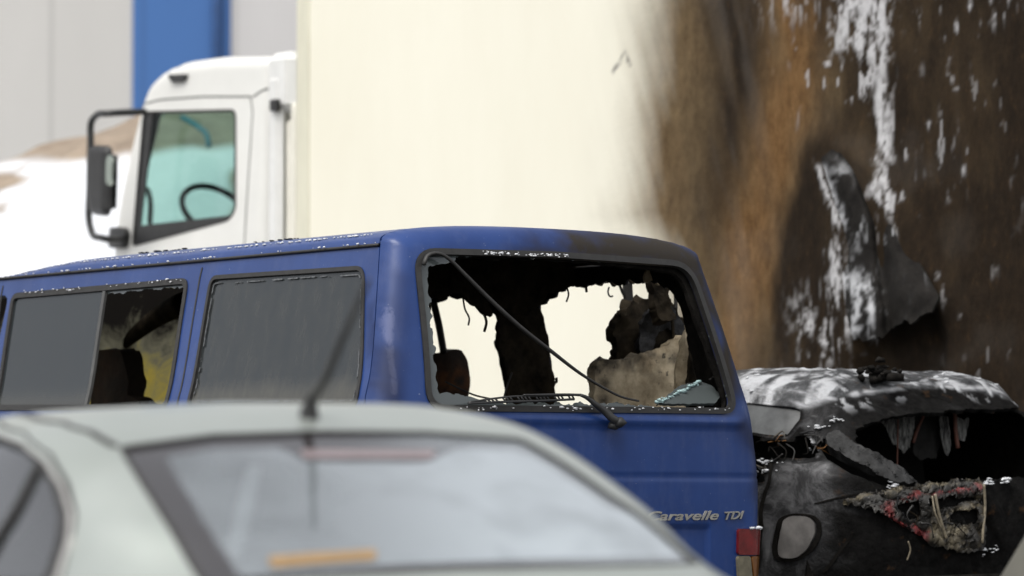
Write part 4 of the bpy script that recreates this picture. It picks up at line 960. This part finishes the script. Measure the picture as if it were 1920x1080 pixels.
box('underbody', (-.68, .25, .2), (.68, 4.0, .5), M['rubber'], car, .02)

# ------------------------------------------------------------------ burnt-out hatchback beside the van
bf = Frame((2.03, 17.45, .33), D_(34.5), D_(-1.0))
bc_ = thing('hatchback', 'burnt-out dark grey hatchback covered in white foam, rear window gone, right of the blue van', 'car', bf)
bh0 = hull([(-1, .25, .80, .12, 3.9), (-.6, .5, .84, .03, 3.95), (-.3, .75, .855, 0, 3.85), (0, .93, .84, .03, 3.0), (.5, 1.15, .76, .22, 2.5), (.85, 1.28, .69, .36, 2.15), (1.1, 1.355, .64, .44, 2.0), (1.4, 1.405, .48, .68, 1.7), (2, 1.43, 0, 1.2, 1.2)])
def bh(t, v):
    p = bh0(t, v); w = sm(.2, .8, v); x, y = p[..., 0], p[..., 1]
    n = fbm(x * 3 + 7, y * 3 + p[..., 2] * 3, 13, 4) - .5; n2 = fbm(x * 14 + p[..., 2] * 9, y * 14, 14, 4) - .5
    r = np.clip(np.minimum(abs(np.mod(t, 2 * math.pi) - math.pi / 2), 1.2) / 1.2, 0, 1); rear = 1 - r
    rg_ = 1 - abs(2 * fbm(x * 2.2 + 3, p[..., 2] * 2.6 + y, 37, 3) - 1); n2 = n2 + .9 * (rg_ - .8) * sm(D_(20), D_(50), np.mod(t, 2 * math.pi)) * sm(1.0, .8, v)
    amp = .05 * sm(1.0, 1.6, v) + .02 + .02 * rear
    return p + np.stack([.03 * n2 * rear * sm(.8, 1, v), .06 * n2 * rear + .05 * n * rear, amp * n + .018 * n2 * sm(.7, 1.2, v)], -1)
def BW(p): return solve(bf, bh, p, (D_(-60), D_(150)), (-.9, 1.95), 150)
hatch = rnd_poly(BW([(1600, 806), (1622, 797), (1660, 784), (1710, 776), (1800, 768), (1900, 764), (2010, 775), (2030, 885), (1960, 890), (1900, 897), (1800, 902), (1722, 908), (1690, 893), (1640, 868), (1612, 845)]), .01); ht_s = sdf(hatch)
sidew = rnd_poly(BW([(1300, 748), (1404, 755), (1502, 766), (1500, 785), (1474, 818), (1440, 815), (1300, 800)]), .03); sw_s = sdf(sidew)
gap_s = strip_region([(BW([(1445, 865), (1436, 920), (1428, 985), (1420, 1060)]), .010), (BW([(1545, 940), (1600, 928), (1680, 916)]), .008), (BW([(1600, 1000), (1570, 1040), (1545, 1075)]), .008)])
jamb = sdf(BW([(1532, 828), (1548, 820), (1575, 845), (1640, 890), (1715, 918), (1690, 922), (1600, 890), (1550, 862)]))
mess_s = sdf(BW([(1395, 806), (1440, 820), (1478, 824), (1500, 800), (1530, 826), (1545, 862), (1500, 868), (1470, 862), (1450, 870), (1440, 905), (1395, 915)]))
cap_px = rnd_poly(BW([(1472, 974), (1484, 967), (1516, 968), (1529, 980), (1530, 1000), (1516, 1030), (1494, 1047), (1464, 1046), (1461, 1028)]), .02); fc_s = sdf(cap_px)
tlz = sdf(rnd_poly(BW([(1578, 938), (1640, 922), (1720, 908), (1832, 900), (1836, 1030), (1800, 1034), (1742, 1016), (1692, 990), (1640, 962)]), .02))
bed = lambda t, v: np.maximum.reduce([-ht_s(t, v) + .045 * (fbm(t * 30, v * 40, 3) - .5), -sw_s(t, v), -mess_s(t, v) - .02 + .08 * (fbm(t * 26, v * 30, 5) - .5), -jamb(t, v) + .01 * (fbm(t * 30, v * 30, 9) - .5)])
roofline = BW([(1512, 766), (1540, 756), (1600, 744), (1680, 732), (1780, 724), (1870, 736), (1905, 748)])
rl_o = np.argsort(roofline[:, 0]); vline = lambda t: np.interp(t, roofline[rl_o, 0], roofline[rl_o, 1])
foam_strip = strip_region([(BW([(1360, 727), (1400, 733), (1440, 742), (1510, 762)]), .02), (BW([(1395, 722), (1440, 730), (1500, 735), (1560, 748)]), .014), (BW([(1600, 740), (1680, 729), (1760, 724), (1850, 728), (1890, 742)]), .02)])
def b_foam(t, v):
    p = bh0(t, v); n = fbm(p[..., 0] * 9, p[..., 1] * 9, 4, 5); n2 = fbm(p[..., 0] * 22, p[..., 1] * 22, 8, 4)
    on = sm(-.05, .08, v - vline(t))
    ns = fbm(p[..., 0] * 6 + p[..., 1] * 2, p[..., 1] * 20 - p[..., 0] * 5, 6, 5); f = on * .8 * sm(.46, .62, .35 * n + .25 * n2 + .4 * ns)
    f = np.maximum(f, .7 * sm(.03, -.03, foam_strip(t, v) + .06 * (n2 - .5)) * sm(.3, .55, n))
    f = np.maximum(f, .75 * sm(-.22, -.02, v - vline(t)) * sm(.58, .68, n2 * .6 + n * .4) * sm(D_(35), D_(50), t))
    f = np.maximum(f, .9 * sm(.0, -.02, mess_s(t, v)) * sm(.62, .70, n2 * .5 + n * .5))
    return np.clip(f, 0, 1)
def b_char_shading(t, v):
    p = bh0(t, v); n = fbm(p[..., 1] * 5 + p[..., 0] * 3, p[..., 2] * 6, 15, 5) - .5
    rearness = sm(D_(38), D_(60), np.where(t > math.pi, 0, t))
    c = .48 + .62 * rearness + .9 * n
    c = np.maximum(c, sm(.05, -.02, jamb(t, v))); c = np.maximum(c, sm(.03, -.01, mess_s(t, v))); c = np.maximum(c, sm(.035, .0, ht_s(t, v))); c = np.maximum(c, 1.0 * sm(.022, .008, fc_s(t, v)) )
    c = np.maximum(c, sm(.02, -.01, tlz(t, v))); c = np.maximum(c, sm(.004, -.002, gap_s(t, v))); c = np.maximum(c, sm(.03, .005, sw_s(t, v)))
    low_ = sdf(BW([(1545, 950), (1640, 962), (1692, 990), (1742, 1016), (1800, 1034), (1800, 1075), (1640, 1075), (1560, 1060)])); c = np.maximum(c, sm(.05, -.05, low_(t, v) + .1 * n))  # black void below the lamp, its shade put into the char mask
    hi = strip_region([(BW([(1465, 1000), (1475, 950), (1495, 900), (1520, 880)]), .03)])(t, v); c = c - .8 * sm(.12, -.03, hi + .06 * n)  # highlight on the quarter panel, painted as a band of less char
    return np.clip(c, 0, 1)
def b_roof(t, v): return sm(-.02, .05, v - vline(t))
def burnt_mat():
    m, nt, b = nodes('burnt_bodywork'); fo, chh, rf = attr(nt, 'foam'), attr(nt, 'char'), attr(nt, 'roof')
    met = ramp(nt, noise_node(nt, 6, 9, .75, dist=1.4), [(.3, (.012, .012, .013)), (.47, (.05, .05, .052)), (.62, (.15, .15, .155)), (.8, (.30, .30, .31))])
    blk = ramp(nt, noise_node(nt, 26, 8, .78), [(.3, (.004, .004, .004)), (.62, (.014, .0135, .013)), (.8, (.055, .052, .048))])
    rfc = ramp(nt, noise_node(nt, 20, 8, .75), [(.3, (.018, .018, .019)), (.55, (.075, .077, .08)), (.75, (.20, .205, .21))])
    c = mixc(nt, chh, met, blk); c = mixc(nt, rf, c, rfc)
    rust = ramp(nt, noise_node(nt, 11, 6, .7), [(.60, (0, 0, 0)), (.72, (.7, .7, .7))]); c = mixc(nt, math_n(nt, 'MULTIPLY', rust, chh), c, (.085, .045, .02))
    f2 = math_n(nt, 'MULTIPLY', fo, math_n(nt, 'ADD', noise_node(nt, 55, 5, .7), .5)); c = mixc(nt, f2, c, (.62, .63, .65))
    nt.links.new(c, b.inputs['Base Color']); nt.links.new(math_n(nt, 'ADD', math_n(nt, 'MULTIPLY', chh, .3), .55), b.inputs['Roughness']); nt.links.new(math_n(nt, 'SUBTRACT', .30, math_n(nt, 'MULTIPLY', chh, .26)), b.inputs['Specular IOR Level']); nt.links.new(math_n(nt, 'MULTIPLY', math_n(nt, 'SUBTRACT', 1.0, chh), .35), b.inputs['Metallic'])
    h = math_n(nt, 'ADD', math_n(nt, 'MULTIPLY', noise_node(nt, 30, 8, .75), math_n(nt, 'ADD', chh, .08)), math_n(nt, 'MULTIPLY', fo, .9), False); bump(nt, b, h, .85, .03)
    return m
bm = burnt_mat()
bt_ths = np.concatenate([grid(-math.pi / 2, D_(-20), .06)[:-1], grid(D_(-20), D_(140), .0095), grid(D_(140), 1.5 * math.pi, .06)[1:]]); bt_vs = np.concatenate([grid(-1, -.75, .06)[:-1], grid(-.75, 1.3, .010), grid(1.31, 1.999, .02)])
bat = dict(foam=b_foam, char=b_char_shading, roof=b_roof)
sheet('body', bh, bt_ths, bt_vs, [bm, M['char']], bc_, bed, .02, flip=False, attrs=bat)
sheet('side_window', bh0, grid(D_(-60), D_(50), .015), grid(.2, 1.3, .02), plain('heat_greyed_glass', (.065, .068, .068), .45, var=.8, scale=4, coat=.3, bmp=.05), bc_, lambda u, v: sw_s(u, v) - .02, .008, flip=False, offset=-.012)
fcap = sheet('fuel_flap', bh, grid(D_(0), D_(60), .006), grid(-.8, .1, .008), plain('scorched_pale_flap', (.15, .142, .135), .5, var=.55, scale=7), bc_, fc_s, .02, flip=False, offset=.012)
sheet('flap_gasket', bh, grid(D_(0), D_(60), .006), grid(-.8, .1, .008), M['char'], fcap, lambda u, v: np.maximum(fc_s(u, v) - .016, -(fc_s(u, v) - .004)), .02, flip=False, offset=.008)
for g_ in ([(1445, 865), (1436, 920), (1428, 985), (1420, 1060)], [(1530, 944), (1600, 928), (1690, 915)], [(1600, 1000), (1570, 1040), (1545, 1072)]): sheet('panel_gap', bh, grid(D_(0), D_(100), .004), grid(-.75, .2, .008), M['char'], bc_, strip_region([(BW(g_), .005)]), .004, offset=.003)
strut_m = plain('scorched_strut', (.028, .028, .028), .6, .0, var=.9, scale=18, bmp=.5, spec=.15)
q = BW([(1548, 824), (1568, 815), (1600, 838), (1650, 866), (1698, 893), (1714, 910), (1692, 914), (1640, 892), (1590, 868), (1556, 848)]); f = sdf(rnd_poly(q, .01))
sheet('hatch_pillar', bh, grid(D_(10), D_(90), .006), grid(-.1, .9, .008), strut_m, bc_, f, .05, flip=False, offset=.035)
# melted tail lamp: a lumpy shell with holes and coloured drips
tln = lambda t, v: fbm(t * 9 + v * 3, v * 13, 26, 5) - .5
red_s = strip_region([(BW([(1650, 950), (1685, 937), (1720, 930), (1770, 924), (1826, 916)]), .012), (BW([(1652, 952), (1668, 972), (1690, 990), (1718, 1004)]), .020), (BW([(1700, 990), (1730, 1003)]), .016)])
bge_s = strip_region([(BW([(1585, 938), (1640, 926), (1720, 914), (1830, 904)]), .014), (BW([(1752, 975), (1790, 955), (1830, 950)]), .010), (BW([(1735, 925), (1745, 970), (1760, 1020)]), .008), (BW([(1832, 910), (1832, 980), (1828, 1018)]), .006)])
bgb_s = sdf(BW([(1752, 985), (1770, 975), (1785, 990), (1812, 986), (1812, 1028), (1778, 1030), (1745, 1015), (1700, 1000)]))
hol = [sdf(rnd_poly(BW(p), .015)) for p in ([(1676, 948), (1700, 940), (1718, 940), (1722, 968), (1704, 976), (1684, 968)], [(1768, 965), (1800, 955), (1828, 955), (1828, 982), (1780, 985)], [(1728, 938), (1780, 930), (1826, 926), (1826, 944), (1760, 955), (1738, 950)])]
hl_ = lambda u, v: np.minimum.reduce([h_(u, v) for h_ in hol])
tl_m, nt, b = nodes('melted_lamp_plastic')
blk = ramp(nt, noise_node(nt, 30, 7, .75), [(.3, (.006, .006, .006)), (.7, (.04, .036, .03))]); rd = ramp(nt, noise_node(nt, 16, 7, .7), [(.40, (.015, .005, .005)), (.54, (.17, .018, .018)), (.78, (.30, .05, .045))]); bg_ = ramp(nt, noise_node(nt, 15, 7, .72), [(.42, (.012, .010, .008)), (.58, (.13, .108, .068)), (.78, (.33, .29, .20))])
c = mixc(nt, attr(nt, 'beige'), blk, bg_); c = mixc(nt, attr(nt, 'red'), c, rd); nt.links.new(c, b.inputs['Base Color']); b.inputs['Roughness'].default_value = .4; bump(nt, b, noise_node(nt, 26, 8, .7, (1, 1, .5), 1.5), .6, .02)
def tl_map(t, v): p = bh(t, v); return p + np.stack([-.03 * tln(t, v), -.01 - .07 * tln(t, v), .0 * t], -1)
sheet('tail_light', tl_map, grid(D_(30), D_(110), .0055), grid(-.7, .2, .007), [tl_m, M['char']], bc_, lambda u, v: np.maximum(tlz(u, v) + .03 * tln(u, v), -hl_(u, v)), .02, flip=False, offset=.02,
      attrs=dict(red=lambda u, v: sm(.014, -.006, red_s(u, v) + .05 * tln(u, v)), beige=lambda u, v: np.maximum(sm(.016, -.004, bge_s(u, v) + .04 * tln(u, v)), sm(.015, -.02, bgb_s(u, v) + .05 * tln(u, v)))))
# drips and cables
drip_m = plain('drip_plastic', (.20, .17, .12), .4, var=.5, scale=40)
def bon(pts, off): q_ = BW(pts); p = bh(q_[:, 0], q_[:, 1]); return p + A([0, -off, 0])
for pts, r_ in (([(1832, 908), (1834, 950), (1830, 1000), (1829, 1018)], .006), ([(1740, 926), (1748, 965), (1762, 1010)], .007), ([(1735, 930), (1740, 960), (1752, 990)], .004), ([(1690, 1015), (1694, 1030), (1688, 1050)], .004)):
    tube('melted_drip', bon(pts, .045), r_, drip_m, bc_, n=6, res=20)
# burst wiring, torn strips and flakes
wr = np.random.RandomState(21); dull_m = plain('dull_scorched_wire', (.045, .038, .028), .6, var=.5, scale=40); frag_m = plain('rust_orange_fragment', (.20, .09, .025), .8, var=.6, scale=30)
for (cx, cy, sx, sy, n_) in ((1435, 845, 30, 26, 8), (1512, 832, 14, 10, 4), (1705, 958, 40, 18, 7), (1780, 985, 24, 20, 5)):
    for i in range(n_):
        a_ = wr.rand() * math.pi; L_ = 6 + 15 * wr.rand(); x_, y_ = cx + sx * wr.randn() * .7, cy + sy * wr.randn() * .7
        pl_ = [(x_ - L_ * math.cos(a_), y_ - L_ * math.sin(a_)), (x_ + 8 * wr.randn(), y_ + 8 * wr.randn()), (x_ + L_ * math.cos(a_), y_ + L_ * math.sin(a_))]
        tube('burnt_wire', bon(pl_, .015 + .03 * wr.rand()) + A([0, 0, 0]), [.0025 + .004 * wr.rand(), .003, .002], (M['char'], M['char_gloss'], M['rubber'], M['soot'], dull_m)[wr.randint(5)], bc_, n=5, res=12)
for (p_, n_) in (((1512, 832), 5), ((1440, 830), 4), ((1460, 826), 3)):
    for i in range(n_):
        q_ = bon([(p_[0] + 9 * wr.randn(), p_[1] + 5 * wr.randn())], .015 + .02 * wr.rand())[0]; tube('torn_strip', [q_, q_ + A([.02 + .02 * wr.rand(), -.01, .015 * wr.randn()]), q_ + A([.05 + .03 * wr.rand(), 0, .02 * wr.randn()])], [.004, .008, .003], frag_m if i < 2 else M['char'], bc_, n=5, res=8, flat=.3)
# inside of the wreck
def binside(y, pts): return A(plane_py(bf, y, pts))
im, nt, b = nodes('wreck_interior'); nt.links.new(ramp(nt, noise_node(nt, 12, 7, .7), [(.4, (.004, .004, .004)), (.8, (.02, .019, .017))]), b.inputs['Base Color']); b.inputs['Roughness'].default_value = .85
sheet('rear_seat', lambda x, z: np.stack([x, 1.15 + .06 * (fbm(x * 5, z * 5, 3) - .5), z], -1), grid(-.66, .66, .03), grid(.5, 1.30, .03), im, bc_, None, .1)
hm_, nt, b = nodes('ash_and_daylight'); nt.links.new(ramp(nt, noise_node(nt, 30, 7, .75, (2.5, 1, .5)), [(.40, (.01, .01, .01)), (.60, (.22, .22, .21)), (.75, (.62, .62, .60))]), b.inputs['Base Color']); b.inputs['Roughness'].default_value = .9
for k, (y_, pts) in enumerate(((.52, [(1652, 780), (1722, 776), (1712, 815), (1704, 840), (1694, 850), (1684, 838), (1672, 826), (1662, 804)]), (.60, [(1718, 774), (1756, 772), (1764, 830), (1758, 858), (1730, 862), (1714, 850)]), (.55, [(1762, 778), (1782, 782), (1786, 846), (1776, 858), (1768, 850)]), (.55, [(1791, 781), (1814, 786), (1812, 818), (1802, 830), (1796, 820)]))):  # torn lining; the last sheet is a bright opening beyond, painted pale
    q_ = binside(y_, pts)[:, [0, 2]]; f_ = sdf(rnd_poly(q_, .006))
    sheet('lining_and_daylight', lambda x, z: np.stack([x, y_ + .05 * (fbm(x * 16, z * 8, 70 + k) - .5), z], -1), grid(q_[:, 0].min() - .02, q_[:, 0].max() + .02, .006), grid(q_[:, 1].min() - .02, q_[:, 1].max() + .02, .008), hm_ if k != 1 else im, bc_, (lambda f_: lambda u, v: f_(u, v) + .03 * (fbm(u * 60, v * 22, 31, 3) - .5))(f_), .006)
wire_m = plain('rusty_wire', (.12, .045, .03), .7)
for y_, pts, r_ in ((.5, [(1684, 775), (1683, 830), (1682, 880)], .0035), (.6, [(1708, 780), (1700, 820), (1696, 850)], .003), (.55, [(1735, 772), (1722, 800), (1712, 830)], .008), (.5, [(1790, 770), (1792, 810), (1796, 840)], .010)):
    tube('hanging_wire', binside(y_, pts), r_, wire_m, bc_, n=6, res=14)
box('cabin_floor', (-.74, .25, .45), (.74, 2.8, .80), M['char'], bc_, .03)
# charred lump on the roof, loose foam
rl = BW([(1640, 716)])[0]; lp_ = bh(A([rl[0]]), A([rl[1]]))[0]
pts = [lp_ + A([.05 * rng.randn(), .05 * rng.randn(), .01 + .03 * abs(rng.randn())]) for _ in range(60)] + [lp_ + A([.04 + .006 * rng.randn(), 0, .02 + .05 * i / 8]) for i in range(8)]
st_blobs('charred_lump', pts, [.005 + .010 * rng.rand() for _ in pts], M['char'], bc_, 1.0, 4)
pts, sz = [], []
for i in range(90):
    t, v = D_(20) + rng.rand() * D_(120), .95 + rng.rand() * .95
    if b_foam(A([t]), A([v]))[0] > .45: pts.append(bh(A([t]), A([v]))[0] + A([0, 0, .004])); sz.append(.003 + .006 * rng.rand())
for (p_, k) in (((1434, 866), 9), ((1428, 884), 6), ((1850, 903), 8), ((1880, 900), 8), ((1668, 910), 6), ((1562, 787), 6), ((1530, 800), 5), ((1840, 1033), 6), ((1858, 1033), 4)):
    q_ = BW([p_])[0]
    for _ in range(2 * k): pts.append(bh(A([q_[0] + .02 * rng.randn()]), A([q_[1] + .012 * rng.randn()]))[0] + A([0, -.02, 0])); sz.append(.002 + .006 * rng.rand())
st_blobs('foam_lump', pts, sz, M['foam'], bc_, .55, 15)
for yy in (.75, 3.2):
    for xx in (-.74, .74): wheel(bc_, (xx, yy, .31), .31, .2)
box('bumper', (-.78, -.04, .28), (.78, .15, .52), M['char'], bc_, .04)

# ------------------------------------------------------------------ pale board at the lower right edge
pf = Frame((0, 12.0, ground_z(12.0)), 0)
ed = A(plane_py(pf, 0, [(1884, 1084), (1922, 1022)])); k = (ed[1, 0] - ed[0, 0]) / (ed[1, 2] - ed[0, 2]); x_at = lambda z: ed[0, 0] + k * (z - ed[0, 2])
bp = [(x_at(0), 0), (x_at(0) + .5, 0), (x_at(1.15) + .5, 1.15), (x_at(1.15), 1.15)]
pb = sheet('board', lambda x, z: np.stack([x, .12 * z, z], -1), grid(0, 2.6, .02), grid(0, 1.2, .02), plain('pale_beige_board', (.12, .115, .095), .6, var=.12), None, sdf(rnd_poly(bp, .02)), .03)
place(pb, pf); tag(pb, 'pale beige board whose slanting edge shows in the lower right corner', 'board')
